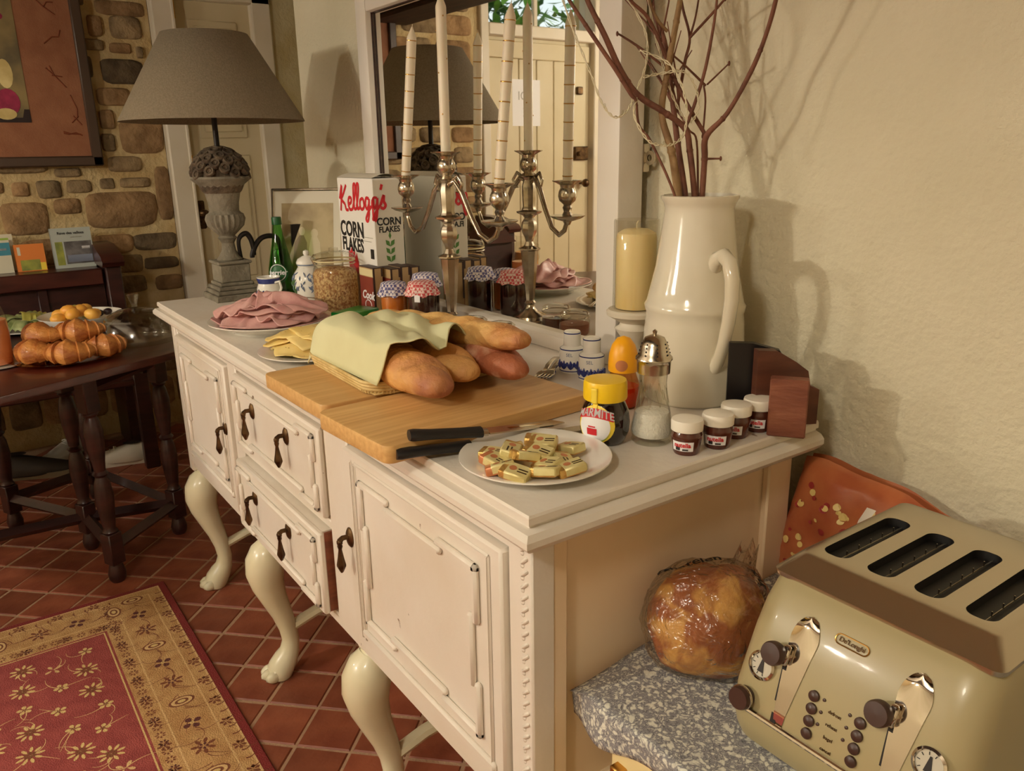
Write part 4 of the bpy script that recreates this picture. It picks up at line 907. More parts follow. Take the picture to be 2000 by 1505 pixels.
# --- knives
def knife(label, p0, p1, p2, wide, serr=False):
    t = thing('knife', label, 'knife', p0, 0, 'kitchen knives beside the board'); a, b, c = Vector((0, 0, 0)), Vector(p1) - Vector(p0), Vector(p2) - Vector(p0)
    d = (b - a).normalized(); s = d.cross(Vector((0, 0, 1))).normalized()
    obj('handle', MB().tube([a, a + (b - a) * .06, a + (b - a) * .3, a + (b - a) * .7, b], (.012, .0135, .0115, .0115, .0125), 10, flat=.62), 'knife_handle', t, smooth=60)
    obj('bolster', MB().tube([b - d * .002, b + d * .008], .011, 10, flat=.5), 'steel', t); e = (c - b).normalized(); s2 = e.cross(Vector((0, 0, 1))).normalized(); mb = MB(); L_ = (c - b).length; up = Vector((0, 0, .0011)); pr = [(0, -wide * .5), (0, wide * .5), (L_ * .8, wide * .5), (L_, wide * .2), (L_ * .93, -wide * .5)]
    mb.add([b + e * (.006 + x) + s2 * y + up * k for k in (-1, 1) for x, y in pr], [(4, 3, 2, 1, 0), (5, 6, 7, 8, 9)] + [(i, (i + 1) % 5, 5 + (i + 1) % 5, 5 + i) for i in range(5)]); bl = obj('blade', mb, 'steel', t, smooth=0)
    if serr: obj('blade_mark', MB().add([b + e * x + s2 * y + up * 1.2 for x, y in ((.05, -.004), (.05, .004), (.115, .004), (.115, -.004))], [(0, 1, 2, 3)]), 'chrome', bl, smooth=0)
knife('black handled knife lying against the board, blade with a bright mark', (-.238, -.026, H + .04), (-.212, .075, H + .030), (-.222, .225, H + .010), .026, True)
knife('black handled knife on the sideboard, long plain blade behind the yeast jar', (-.247, -.043, H + .014), (-.222, .062, H + .010), (-.185, .262, H + .005), .022)

# --- plate of butter portions
BPL = (-.127, .106, H)
plate('butter_plate', 'round white plate holding foil wrapped butter portions', BPL, .104, .014)
pats = [(-.124, .036), (-.144, .088), (-.098, .030), (-.158, .134), (-.078, .036), (-.054, .066), (-.044, .10), (-.103, .092), (-.077, .112), (-.104, .150), (-.124, .118), (-.100, .066), (-.152, .055), (-.070, .085), (-.13, .066)]
for k, (x, y) in enumerate(pats):
    t = thing('butter_portion', ('gold foil wrapped butter portion with a cream label on the plate', 'copper foil wrapped butter portion standing at the plate edge')[k in (0, 2)], 'butter', (x, y, H + .0105 + (.010 if k in (7, 10, 14, 11) else .003 if math.hypot(x + .127, y - .106) > .06 else 0)), [.3, -.5, 1.0, .8, .5, .55, 1.3, .4, -.3, .1, .7, 1.2, .6, .2, -.8][k], 'foil wrapped butter portions')
    T = RX(.25 * math.sin(k * 2.1)) @ RY(.22 * math.cos(k * 1.7))
    obj('foil', MB().box(-.019, .019, -.0125, .0125, 0.003, .0155, T, bev=.003, seg=2), 'foil_red' if k in (0, 2) else 'foil_gold', t, smooth=40)
    obj('label', MB().box(-.012, .0195, -.0128, .0128, .004, .0161, T, bev=.002), 'foil_label', t, smooth=40); obj('seal', MB().disc((-.003, 0, .0164), .005, 12, T), 'foil_red', t, smooth=0)
    obj('brand_lines', MB().box(.004, .017, -.005, -.003, .0161, .0164, T).box(.004, .017, .0, .002, .0161, .0164, T), 'brass_dark', t, smooth=0)

# --- yeast extract jar
MA = thing('yeast_extract_jar', 'squat black jar with a yellow lid and a red banner label', 'jar', (-.139, .243, H)); MA.rotation_euler = (0, 0, 0)
pm = [(0, .002), (.025, .0), (.030, .004), (.0355, .018), (.0365, .032), (.0345, .048), (.0295, .06), (.027, .064), (.027, .068)]
lathe_obj('jar_glass', pm, 'marmite_glass', MA, n=36); lathe_obj('lid', [(.027, .066), (.031, .066), (.032, .069), (.0315, .09), (.030, .094), (.02, .0955), (0, .0955)], 'yellow_plastic', MA, n=44)
A0 = math.radians(-68 + 90)
def onjar(ax, z_, o=.0004):
    r = .03
    for (r0, a), (r1, b) in zip(pm, pm[1:]):
        if a <= z_ <= b and b > a: r = r0 + (r1 - r0) * (z_ - a) / (b - a)
    return ((r + o) * math.sin(ax), -(r + o) * math.cos(ax), z_)
def blob(f, o, n=30, rings=6, mir=None):
    mb = MB(); mb.grid(lambda u, v: onjar(A0 + f(u, v)[0], f(u, v)[1], o), n, rings, close_u=True); return mb
ell = lambda cx, cz, a, b: (lambda u, v: (cx + a * max(v, .001) * math.cos(2 * PI * u), cz + b * max(v, .001) * math.sin(2 * PI * u)))
lb = obj('label', blob(ell(0, .034, .86, .0285), .0005), 'label_yellow', MA); obj('label_white', blob(ell(-.03, .032, .70, .0235), .0009), 'paper', lb); obj('label_green', MB().grid(lambda u, v: onjar(A0 + .72 * math.cos(-.2 - 1.5 * u), .033 + (.0235 + .0025 * v) * math.sin(-.2 - 1.5 * u), .0011), 12, 3), 'label_green', lb)
obj('banner', MB().grid(lambda u, v: onjar(A0 - .80 + 1.6 * u, .0375 + .0125 * v + .0085 * math.cos((u - .5) * 2.6), .0014), 20, 4), 'print_red', lb)
obj('pot_print', MB().grid(lambda u, v: onjar(A0 - .28 + .42 * u, .020 + .010 * v, .0016), 8, 4).grid(lambda u, v: onjar(A0 - .22 + .3 * u, .0315 + .002 * v, .0016), 8, 3), 'print_red', lb)
tt = text('MARMITE', .0155, 'paper', lb, Matrix(), bold=.0003, xs=.92)
for v in tt.data.vertices: x, y = v.co.x, v.co.y; v.co = onjar(A0 + x / .036, .0525 + y * 1.0 - .0085 * (1 - math.cos(x / .036 * 1.5)), .0022)
obj('seal_strip', MB().grid(lambda u, v: (lambda z_: ((onjar(0, z_)[1] if z_ < .066 else -.0325) * -(1) * math.sin(A0 - .05 + (u - .5) * .3) + 0, (onjar(0, z_)[1] if z_ < .066 else -.0325) * math.cos(A0 - .05 + (u - .5) * .3), z_))(.088 - .034 * v), 5, 12), 'label_yellow', MA, solid=.0008)

# --- honey, shakers, sugar
HN = thing('honey_bottle', 'squeezy honey bottle with an egg shaped orange yellow cap', 'bottle', (-.245, .378, H))
lathe_obj('bottle_body', [(0, .001), (.022, 0), (.026, .004), (.029, .02), (.027, .04), (.022, .055), (.020, .062)], 'amber_glass', HN); lathe_obj('honey', [(0, .003), (.023, .003), (.0275, .018), (.026, .036), (0, .036)], 'honey', HN)
lathe_obj('cap', [(.024, .062), (.0245, .064), (.0248, .075), (.0235, .09), (.019, .105), (.011, .116), (0, .12)], 'honey_cap', HN)
obj('cap_dot', MB().grid(lambda u, v: ((.0255 - .0006 * v) * math.sin(.25 + .42 * v * math.cos(2 * PI * u) + .45), -(.0255 - .0006 * v) * math.cos(.25 + .42 * v * math.cos(2 * PI * u) + .45), .075 + .0095 * v * math.sin(2 * PI * u)), 16, 5, close_u=True), 'foil_red', HN)
def shaker(label, loc, rot):
    t = thing('china_shaker', label, 'shaker', loc, rot, 'blue and white china shakers')
    lathe_obj('shaker_body', [(0, .0), (.022, 0), (.0245, .003), (.0245, .042), (.0225, .048), (.017, .052), (.0165, .056), (.0165, .076), (.015, .080), (0, .0805)], 'ceramic_white', t, n=32)
    for z0, r in ((.005, .0248), (.046, .0239), (.0765, .0166)): lathe_obj('blue_band', [(r - .0006, z0 - .0012), (r, z0 - .0008), (r, z0 + .0008), (r - .0006, z0 + .0012)], 'blue_glaze', t, n=32)
    mb = MB()
    for a in (-.9, -.35, .2, .75, 1.3):
        for s in (-1, 0, 1): swirl(mb, .0248, .009, .026 - .004 * abs(s), a, a + s * .28, .0034)
        mb.ell((.0246 * math.sin(a + .28), -.0246 * math.cos(a + .28), .021), .0025, 6)
    obj('blue_flowers', mb, 'blue_glaze', t); text('SEL', .009, 'grey_blue', t, TR(0, 0, .037) @ RZ(.1), wrap=.0246, depth=.0003)
shaker('blue and white china shaker next to the mirror frame', (-.468, .455, H), .55); shaker('blue and white china shaker next to the honey bottle', (-.402, .447, H), .6)
SG = thing('sugar_shaker', 'cut glass sugar shaker with a domed silver top', 'shaker', (-.097, .297, H))
lathe_obj('shaker_glass', [(0, .003), (.027, .0), (.0295, .003), (.028, .008), (.0315, .016), (.031, .022), (.026, .045), (.021, .07), (.0195, .09), (.0205, .104)], 'clear_thick', SG, n=36)
lathe_obj('sugar', [(0, .01), (.027, .011), (.0295, .017), (.029, .022), (.0245, .046), (.012, .05), (0, .044)], 'sugar', SG)
mb = MB()
for k in range(10):
    for s in (-1, 1):
        mb.tube([((.0235 - i * .0015) * math.sin(k * PI / 5 + s * i * .11), -(.0235 - i * .0015) * math.cos(k * PI / 5 + s * i * .11), .058 + i * .008) for i in range(4)], .0009, 4)
obj('cut_pattern', mb, 'clear_thick', SG)
lathe_obj('silver_top', [(.021, .104), (.0235, .104), (.024, .117), (.0245, .122), (.0265, .124), (.026, .127), (.022, .131), (.019, .145), (.014, .155), (.006, .1585), (.0025, .1595), (.0035, .164), (0, .167)], 'silver', SG, n=32); mb = MB()
for k in range(8):
    for i in range(4):
        a = k * PI / 4 + .2; r = .0222 - i * .0014; mb.ell((r * math.cos(a), r * math.sin(a), .132 + i * .005), .0013, 6)
obj('sprinkle_holes', mb, 'slot_dark', SG)
for k, (x, y, rz) in enumerate(((-.50, .420, .68), (-.485, .428, .60))):
    t = thing('table_fork', 'silver table fork lying behind the board, %s' % ('nearest the loaves' if k == 0 else 'nearest the china shakers'), 'fork', (x, y, H + .003 + k * .003), rz + PI - .0, 'table forks'); obj('fork_body', forkmesh(.18, .013), 'silver', t, solid=.0018)

# --- four little chocolate spread jars
nj = None
for k, (x, y, lab) in enumerate(((-.034, .302, 'mini jar of chocolate spread with white lid beside the sugar shaker'), (-.024, .355, 'mini jar of chocolate spread, second from the sugar shaker'), (-.036, .409, 'mini jar of chocolate spread, third from the sugar shaker'), (-.034, .458, 'mini jar of chocolate spread beside the wooden rack'))):
    if nj is None:
        nj = thing('chocolate_spread_jar', lab, 'jar', (x, y, H), 0, 'mini jars of chocolate spread')
        lathe_obj('jar_glass', [(0, .002), (.017, 0), (.0185, .003), (.0195, .012), (.0215, .024), (.0215, .028), (.0195, .032), (.019, .034)], 'cocoa', nj, n=28)
        lathe_obj('lid', [(.0205, .0335), (.0222, .0345), (.0226, .046), (.0215, .0495), (.012, .051), (0, .051)], 'lid_white', nj, n=36)
        lb = obj('label', MB().grid(lambda u, v: ((.0202 + .0016 * v) * math.sin(-.15 - .75 + 1.5 * u), -(.0202 + .0016 * v) * math.cos(-.15 - .75 + 1.5 * u), .0075 + .014 * v), 14, 4), 'paper', nj)
        text('nutella', .009, 'print_red', lb, TR(0, 0, .0165) @ RZ(-.15), wrap=.0216, bold=.0002, depth=.0003)
        obj('label_print', MB().box(-.002, .004, -.0006, .0006, 0, .005, RZ(-.5) @ TR(0, -.0209, .009)).box(-.004, .004, -.0005, .0005, 0, .002, RZ(.05) @ TR(0, -.0208, .009)), 'print_black', lb, smooth=0); lb.rotation_euler = (0, 0, .62)
    else: dup(nj, (x, y, H), random.uniform(-.1, .1), lab)

# --- wooden rack at the end of the sideboard
RK = thing('wooden_rack', 'carved brown wooden book rack at the end of the sideboard', 'rack', (-.022, .497, H))
obj('end_block', MB().box(-.028, .026, -.011, .011, 0, .088, TR(.032, -.028, 0) @ RZ(.62), bev=.002), 'rack_wood', RK, smooth=30)
obj('carved_end', MB().prism([(-.05, 0), (.05, 0), (.05, .055), (.035, .062), (.03, .085), (.01, .1), (-.02, .118), (-.05, .12)], -.009, .009, TR(-.004, .012, 0) @ RZ(1.05) @ RX(PI / 2)), 'rack_wood2', RK, smooth=30)
obj('black_panel', MB().prism([(-.045, 0), (.045, 0), (.045, .09), (.03, .112), (-.01, .122), (-.045, .122)], -.007, .007, TR(-.048, .0, 0) @ RZ(.75) @ RX(PI / 2)), 'black_lacquer', RK, smooth=30)
obj('rack_bar', MB().box(-.05, .035, -.006, .006, .004, .016, TR(-.02, -.01, 0) @ RZ(.6)), 'rack_wood2', RK, smooth=0)

# --- big pale vase with dry branches
VP = Vector((-.213, .508, H))
VS = thing('ceramic_jug', 'tall cream glazed stoneware jug with a looped handle', 'jug', VP)
lathe_obj('jug_body', [(0, .002), (.074, 0), (.080, .006), (.083, .03), (.084, .066), (.084, .1), (.0815, .135), (.0800, .150), (.0825, .155), (.083, .163), (.0795, .168), (.0745, .19), (.067, .225), (.0615, .265), (.0565, .305), (.0555, .318), (.0575, .326), (.0625, .334), (.0625, .338), (.058, .339), (.053, .32), (.053, .3), (.06, .25), (.0, .2)], 'ceramic', VS, n=56, smooth=60, wob=.012)
hp = [(.052, .222), (.070, .244), (.090, .251), (.108, .242), (.118, .218), (.120, .188), (.114, .152), (.104, .118), (.094, .094), (.086, .080), (.076, .070)]
dv = Vector((.93, -.367, 0)); obj('handle', MB().tube([(dv.x * a, dv.y * a, b) for a, b in hp], (.013, .0125, .012, .0118, .0115, .011, .0105, .010, .010, .0105, .012), 12), 'ceramic', VS, smooth=70)
BR={
'b1':[(-0.222,0.467,1.27,0.0064),(-0.241,0.468,1.337,0.0059),(-0.26,0.463,1.393,0.0053),(-0.266,0.477,1.45,0.0048),(-0.266,0.484,1.485,0.0048),(-0.27,0.505,1.563,0.0043),(-0.274,0.516,1.621,0.0027)],
'b2':[(-0.223,0.484,1.27,0.0048),(-0.251,0.492,1.349,0.0048),(-0.279,0.502,1.433,0.0043),(-0.307,0.511,1.51,0.0037),(-0.336,0.509,1.559,0.0032),(-0.369,0.51,1.625,0.0021)],
'b3':[(-0.214,0.496,1.268,0.0048),(-0.228,0.496,1.337,0.0048),(-0.235,0.49,1.371,0.0048),(-0.256,0.461,1.397,0.0048),(-0.278,0.429,1.421,0.0048),(-0.29,0.402,1.456,0.0048),(-0.304,0.381,1.506,0.0043),(-0.322,0.357,1.562,0.0037),(-0.332,0.341,1.612,0.0021)],
'b3b':[(-0.239,0.495,1.372,0.0032),(-0.231,0.503,1.402,0.0027),(-0.226,0.521,1.46,0.0027),(-0.224,0.535,1.536,0.0021),(-0.222,0.536,1.585,0.0016)],
'b4':[(-0.207,0.506,1.268,0.0048),(-0.201,0.501,1.324,0.0048),(-0.191,0.491,1.358,0.0048),(-0.164,0.505,1.391,0.0037),(-0.137,0.52,1.448,0.0037),(-0.112,0.516,1.493,0.0032),(-0.091,0.507,1.539,0.0032),(-0.074,0.491,1.582,0.0021)],
'b4b':[(-0.223,0.528,1.358,0.0037),(-0.247,0.507,1.407,0.0037),(-0.269,0.489,1.458,0.0037),(-0.279,0.48,1.491,0.0032),(-0.296,0.462,1.538,0.0032),(-0.311,0.436,1.565,0.0027),(-0.325,0.42,1.608,0.0021)],
'b5':[(-0.219,0.454,1.273,0.0021),(-0.254,0.436,1.35,0.0021),(-0.267,0.421,1.376,0.0021),(-0.274,0.42,1.412,0.0021),(-0.278,0.412,1.423,0.0032),(-0.291,0.39,1.46,0.0032),(-0.305,0.366,1.497,0.0032),(-0.336,0.332,1.562,0.0027),(-0.347,0.313,1.601,0.0016)],
'b6':[(-0.225,0.516,1.268,0.0021),(-0.245,0.53,1.351,0.0016),(-0.256,0.523,1.369,0.0016),(-0.274,0.519,1.394,0.0016),(-0.291,0.514,1.415,0.0011)],
't1':[(-0.28,0.499,1.459,0.0021),(-0.304,0.458,1.493,0.0021),(-0.317,0.426,1.512,0.0016),(-0.31,0.411,1.513,0.0016)],
't2':[(-0.275,0.512,1.399,0.0027),(-0.284,0.536,1.473,0.0027),(-0.288,0.55,1.513,0.0021),(-0.304,0.549,1.557,0.0021),(-0.314,0.551,1.587,0.0016)],
't3':[(-0.288,0.55,1.513,0.0021),(-0.29,0.564,1.547,0.0016),(-0.302,0.584,1.584,0.0016)],
't4':[(-0.288,0.55,1.513,0.0021),(-0.246,0.552,1.543,0.0021),(-0.21,0.54,1.559,0.0016)],
't5':[(-0.258,0.555,1.438,0.0016),(-0.251,0.553,1.413,0.0016),(-0.241,0.539,1.359,0.0016)],
't6':[(-0.256,0.557,1.438,0.0021),(-0.266,0.521,1.466,0.0016),(-0.267,0.492,1.481,0.0016)],
't7':[(-0.255,0.56,1.44,0.0016),(-0.199,0.544,1.466,0.0011)],
't8':[(-0.216,0.521,1.324,0.0021),(-0.202,0.54,1.324,0.0016)],
't9':[(-0.281,0.491,1.518,0.0027),(-0.288,0.476,1.534,0.0027),(-0.296,0.466,1.559,0.0021),(-0.3,0.462,1.586,0.0016)],
}
def branch(label, main, twigs, mat, grp='dry branches in the jug'):
    P = list(BR[main]); b = P[0]; P = [(VP.x + (b[0] - VP.x) * .2, VP.y + (b[1] - VP.y) * .2, H + .12, b[3] * 1.05), (VP.x + (b[0] - VP.x) * .85, VP.y + (b[1] - VP.y) * .85, H + .30, b[3] * 1.02)] + P
    last = P[-1]; prev = P[-2]; P.append(tuple(last[c] + (last[c] - prev[c]) * 1.2 for c in range(2)) + (last[2] + .09, last[3] * .6))
    t = thing('dry_branch', label, 'branch', P[0][:3], 0, grp)
    S = spline(P); mb = MB(); mb.tube([q[:3] for q in S], [max(q[3] * (1 + .08 * noise.noise((q[2] * 40, q[0] * 30, 1))), .0006) for q in S], 8)
    for i in range(6, len(S) - 2, 9): q = S[i]; mb.ell(q[:3], q[3] * 1.25, 6)
    obj('stem', mb, mat, t, w=True, smooth=80)
    for tw in twigs:
        Q = BR[tw]; S2 = spline(list(Q)); mb = MB(); mb.tube([q[:3] for q in S2], [max(q[3], .0006) for q in S2], 6); e = S2[-1]; mb.ell(e[:3], (.0022, .0022, .004), 6)
        obj('twig', mb, mat, t, w=True, smooth=80)
    rnd = random.Random(main); mb = MB()
    for i in range(len(P) - 3, len(P)):
        for k in range(3):
            q = Vector(P[i][:3]); d = Vector((rnd.uniform(-.08, .06), rnd.uniform(-.06, .025), rnd.uniform(.05, .14)))
            if q.y + d.y > .6: d.y = -.03
            m_ = q + d * .5 + Vector((rnd.uniform(-.01, .01), rnd.uniform(-.01, .01), 0)); mb.tube([q, m_, q + d], (.0018, .0014, .0008), 5)
    obj('fine_twigs', mb, mat, t, w=True)
branch('thick pale barked branch rising in the middle of the jug', 'b1', ['t9'], 'bark_pale')
branch('brown branch standing just behind the thick pale one', 'b2', ['t1'], 'bark')
branch('thick red brown branch bending towards the mirror', 'b3', ['b3b'], 'bark')
branch('red brown forked branch with one arm bending towards the bare wall', 'b4', ['b4b', 't8', 't7'], 'bark')
branch('thin dark branch arching in front of the mirror frame', 'b5', [], 'bark')
branch('thin straight twig with small side shoots at the back of the jug', 'b6', ['t2', 't3', 't4', 't5', 't6'], 'bark')
# pale string wound through the branches
ST = thing('fairy_light_string', 'pale twisted string of tiny lights looped through the branches', 'string', (-.30, .40, 1.39))
WPTS = []
def tw(P, r=.0016): 
    S = spline([tuple(p) + (r,) for p in P], 8); mb = MB(); WPTS.extend(S[4::11])
    for ph in (0, PI): mb.tube([(q[0] + .0018 * math.cos(i * 1.1 + ph), q[1], q[2] + .0018 * math.sin(i * 1.1 + ph)) for i, q in enumerate(S)], r * .6, 5)
    return mb
obj('wire', tw([(-.42, .38, 1.60), (-.368, .371, 1.521), (-.335, .380, 1.455), (-.317, .387, 1.412), (-.300, .399, 1.390), (-.291, .418, 1.400), (-.288, .432, 1.427), (-.285, .45, 1.47), (-.30, .46, 1.52), (-.33, .44, 1.58)]), 'string', ST, w=True)
obj('wire', tw([(-.28, .43, 1.42), (-.262, .405, 1.392), (-.241, .412, 1.356), (-.226, .428, 1.346), (-.215, .444, 1.348), (-.209, .46, 1.362), (-.215, .47, 1.40), (-.235, .475, 1.44), (-.26, .47, 1.47), (-.30, .45, 1.49)]), 'string', ST, w=True)
obj('wire', tw([(-.29, .45, 1.45), (-.262, .47, 1.455), (-.24, .49, 1.455), (-.225, .5, 1.43), (-.222, .505, 1.40), (-.235, .50, 1.38), (-.25, .49, 1.40), (-.27, .48, 1.45), (-.30, .47, 1.55), (-.31, .46, 1.64)]), 'string', ST, w=True)
mb = MB()
for q in WPTS: mb.ell((q[0], q[1], q[2] + .003), (.0022, .0022, .004), 6)
obj('tiny_bulbs', mb, 'clear_thick', ST, w=True, kind='stuff')

# --- pillar candle on its stand
CS = thing('candle_stand', 'white turned wooden candle stand beside the jug', 'candle stand', (-.362, .515, H))
lathe_obj('stand_body', [(0, 0), (.036, 0), (.037, .006), (.03, .012), (.022, .018), (.020, .03), (.024, .04), (.022, .05), (.018, .058), (.02, .072), (.03, .086), (.036, .095), (.028, .1), (.026, .106), (.042, .115), (.051, .12), (.052, .127), (.048, .131), (0, .131)], 'stand_paint', CS, n=40)
PC = thing('pillar_candle', 'cream yellow pillar candle in a clear glass cylinder on the white stand', 'candle', (-.362, .515, H + .1315))
lathe_obj('wax_pillar', [(0, .002), (.035, .002), (.036, .005), (.036, .128), (.034, .136), (.022, .143), (.008, .1445), (0, .143)], 'wax_yellow', PC, n=40)
obj('wick', MB().tube([(0, 0, .142), (.001, -.001, .153), (.006, -.002, .158)], .0011, 6), 'string', PC); lathe_obj('glass_cylinder', [(.0375, .001), (.0405, .001), (.0405, .158), (.0395, .16), (.0375, .159), (.0375, .001)], 'clear', PC, n=48)

# ================================================================== small cabinet, cloth, toaster, bread bags
CZ = .655
CA = thing('small_cabinet', 'small cream painted cabinet standing at the end of the sideboard', 'cabinet', (.33, .34, 0))
obj('cabinet_body', MB().box(.045, .62, .095, .60, .05, CZ - .02, bev=.004), 'cabinet_paint', CA, w=True); obj('cabinet_top', MB().box(.04, .625, .088, .605, CZ - .022, CZ, bev=.004), 'cabinet_paint', CA, w=True)
dd = obj('drawer', MB().box(.062, .60, .083, .097, .53, .626, bev=.003), 'cabinet_paint', CA, w=True)
obj('knob', MB().box(.070, .090, .070, .086, .574, .594, bev=.002).tube([(.08, .07, .584), (.08, .064, .584)], .004), 'brass', dd, w=True); obj('knob', MB().box(.56, .58, .070, .086, .574, .594, bev=.002), 'brass', dd, w=True)
obj('door', MB().box(.062, .60, .083, .097, .07, .52, bev=.003), 'cabinet_paint', CA, w=True)
for x in (.06, .6):
    for y in (.11, .58): obj('foot', MB().box(x - .015, x + .015, y - .015, y + .015, 0, .06, bev=.003), 'cabinet_paint', CA, w=True)
CL = thing('floral_cloth', 'grey blue floral cotton cloth spread under the toaster', 'cloth', (.3, .33, CZ))
def clo(u, v):
    x = -.028 + .66 * u; s = v * .565; oh = .045 + .008 * math.sin(x * 17 + 1) + .006 * math.sin(x * 41); wv = noise.noise((x * 20, s * 20, 4))
    if s < oh:
        k = (oh - s); y = .0815 - .006 * math.sin(x * 34) * k / .05 - .25 * min(k, .01); z_ = CZ + .0035 - max(0, k - .004)
    else: y = .0815 + (s - oh); z_ = CZ + .0035 + .0012 * (1 + wv)
    c = max(0, .045 - x) / .073
    if c > 0: z_ -= .020 * c * c * max(0, 1 - s * 2.2) + .005 * c * math.sin(s * 22); y += .012 * c * (s < oh)
    return (x - .3, y - .33, z_ - CZ)
obj('cotton_sheet', MB().grid(clo, 70, 70), 'floral_cotton', CL, smooth=80, solid=.0016)
TZ = CZ + .008
TO = thing('toaster', 'cream enamel four slot toaster with chrome levers', 'toaster', (.30, .35, TZ))
FY = [(.667, .176), (.68, .170), (.70, .165), (.73, .1685), (.76, .178), (.80, .1915), (.83, .205), (.85, .220), (.858, .228), (.862, .234)]
secs = []
for z_, y in FY:
    e = y - .165; secs.append(rr2(.163 + e * .16, .437 - e * .16, y, .525 - e * .35, .035, z_))
obj('toaster_body', loft(secs), 'cream_enamel', TO, w=True, smooth=50)
def fy(z_):
    for (a, p), (b, q) in zip(FY, FY[1:]):
        if a <= z_ <= b: return p + (q - p) * (z_ - a) / (b - a)
    return FY[-1][1]
pl = obj('top_plate', loft([rr2(.172, .428, .231, .502, .012, .858), rr2(.171, .429, .230, .503, .012, .864), rr2(.173, .427, .233, .50, .012, .866), rr2(.188, .412, .256, .485, .012, .883), rr2(.192, .408, .260, .481, .012, .885)]), 'steel', TO, w=True, smooth=35)
SL = [(.203, .235), (.257, .289), (.311, .343), (.365, .397)]
cut = []
for a, b in SL:
    c = obj('c', loft([rr2(a, b, .275, .424, .013, .874), rr2(a, b, .275, .424, .013, .90)]), 'slot_dark', TO, w=True); cut.append(c)
    md = pl.modifiers.new('b', 'BOOLEAN'); md.object = c; md.operation = 'DIFFERENCE'; md.solver = 'EXACT'
bpy.context.view_layer.update(); dg = bpy.context.evaluated_depsgraph_get(); nm = bpy.data.meshes.new_from_object(pl.evaluated_get(dg)); pl.modifiers.clear(); pl.data = nm; nm.set_sharp_from_angle(angle=.6)
for c in cut: bpy.data.objects.remove(c)
for a, b in SL:
    s = obj('slot', loft([rr2(a + .0006, b - .0006, .2756, .4234, .012, .8845), rr2(a + .001, b - .001, .276, .423, .012, .8746)], cap=False).add([p for p in rr2(a + .001, b - .001, .276, .423, .012, .8746)], [tuple(range(32))]), 'slot_dark', TO, w=True)
    m_ = (a + b) / 2; mb = MB().tube([(m_ + .003, .28, .8772), (m_ + .003, .42, .8772)], .0009, 5)
    for y in (.30, .325, .35, .375, .40): mb.tube([(m_ + .003, y, .8772), (m_ + .003, y, .8835)], .0008, 4)
    obj('bread_guide', mb, 'steel', s, w=True)
def onf(x, z_, o=0.0): return Vector((x, fy(z_) - o, z_))
def fpatch(pts, o=.0008, th=0.0): 
    mb = MB(); vs = [onf(x, z_, o) for x, z_ in pts]; return mb.add(vs, [tuple(range(len(pts)))])
def fT(x, z_):       # frame on the front face, z out
    s = (fy(z_ + .004) - fy(z_ - .004)) / .008; up = Vector((0, s, 1)).normalized(); return face(onf(x, z_), (1, 0, 0), up)
for lx in (.231, .356):
    mb = MB(); pts = []
    n = 48; rows = []
    for i in range(n + 1):
        t = i / n; z_ = .84 - t * .125; hw = .017 * math.sqrt(max(0, 1 - ((1 - t * 5)) ** 2)) if t < .2 else .017 * (1 - (t - .2) * 1.0 * .86); xc = lx + .012 - (t * .004)
        rows.append((xc - hw * .95, xc + hw, z_))
    mb.grid(lambda u, v: onf(rows[int(round(v * n))][0] + (rows[int(round(v * n))][1] - rows[int(round(v * n))][0]) * u, rows[int(round(v * n))][2], .0012 - .010 * math.sin(PI * min(1, u * 1.05)) * (0) + .004 * (math.sin(u * PI) if v < .32 else 0) * (1 - v / .32)), 13, n + 1)
    lv = obj('lever_panel', mb, 'chrome', TO, w=True, smooth=60)
    obj('lever_slot', fpatch([(lx - .004, .80), (lx + .001, .80), (lx + .006, .716), (lx - .001, .716)], .0022), 'slot_dark', lv, w=True, smooth=0)
    T = fT(lx - .004, .792); obj('lever_stem', MB().tube([(.003, 0, -.002), (.003, 0, .012)], .0045, 8, T).box(-.001, .008, -.010, .014, .003, .009, T, bev=.002), 'chrome', lv, w=True)
    obj('lever_knob', MB().lathe([(0, .009), (.0125, .009), (.0135, .012), (.0135, .019), (.012, .022), (0, .0225)], 24, T=T @ TR(-.006, 0, 0)), 'brown_knob', lv, w=True)
for gx_ in (.204, .398):
    T = fT(gx_, .769); g = obj('gauge', MB().lathe([(.0135, 0), (.0165, 0), (.017, .003), (.0145, .0045), (.0135, .003)], 28, T=T), 'chrome', TO, w=True)
    obj('gauge_face', MB().disc((0, 0, .0015), .014, 24, T), 'dial_face', g, w=True, smooth=0); mb = MB().prism([(-.004, -.008), (.004, -.008), (.001, .008), (-.001, .008)], .0018, .0024, T)
    for k in range(7): a = -.4 + k * .65; mb.box(-.0004, .0004, .009, .012, .0018, .0022, T @ RZ(a))
    obj('gauge_needle', mb, 'print_black', g, w=True, smooth=0)
    T = fT(gx_ - (.010 if gx_ < .3 else -.010), .728); kn = obj('browning_knob', MB().lathe([(0, .016), (.0125, .016), (.0135, .013), (.0135, .006), (.012, .0), (0, 0)], 26, T=T), 'brown_knob', TO, w=True); obj('knob_ring', MB().lathe([(.0136, .006), (.0144, .007), (.0144, .009), (.0136, .010)], 28, T=T), 'chrome', kn, w=True)
for col, xs in enumerate((.272, .326)):
    for k in range(4):
        T = fT(xs + (.001 if col == 0 else .0005) * k, .769 - k * .0132); obj('button', MB().lathe([(.0062, 0), (.006, .003), (.004, .0042), (0, .0045)], 16, T=T), 'brown_knob', TO, w=True)
        if k < 3: T = fT(xs + (.0115 if col == 0 else -.0125), .7705 - k * .0132); obj('indicator', MB().lathe([(.002, 0), (.0018, .0012), (0, .0015)], 10, T=T), 'brown_knob', TO, w=True)
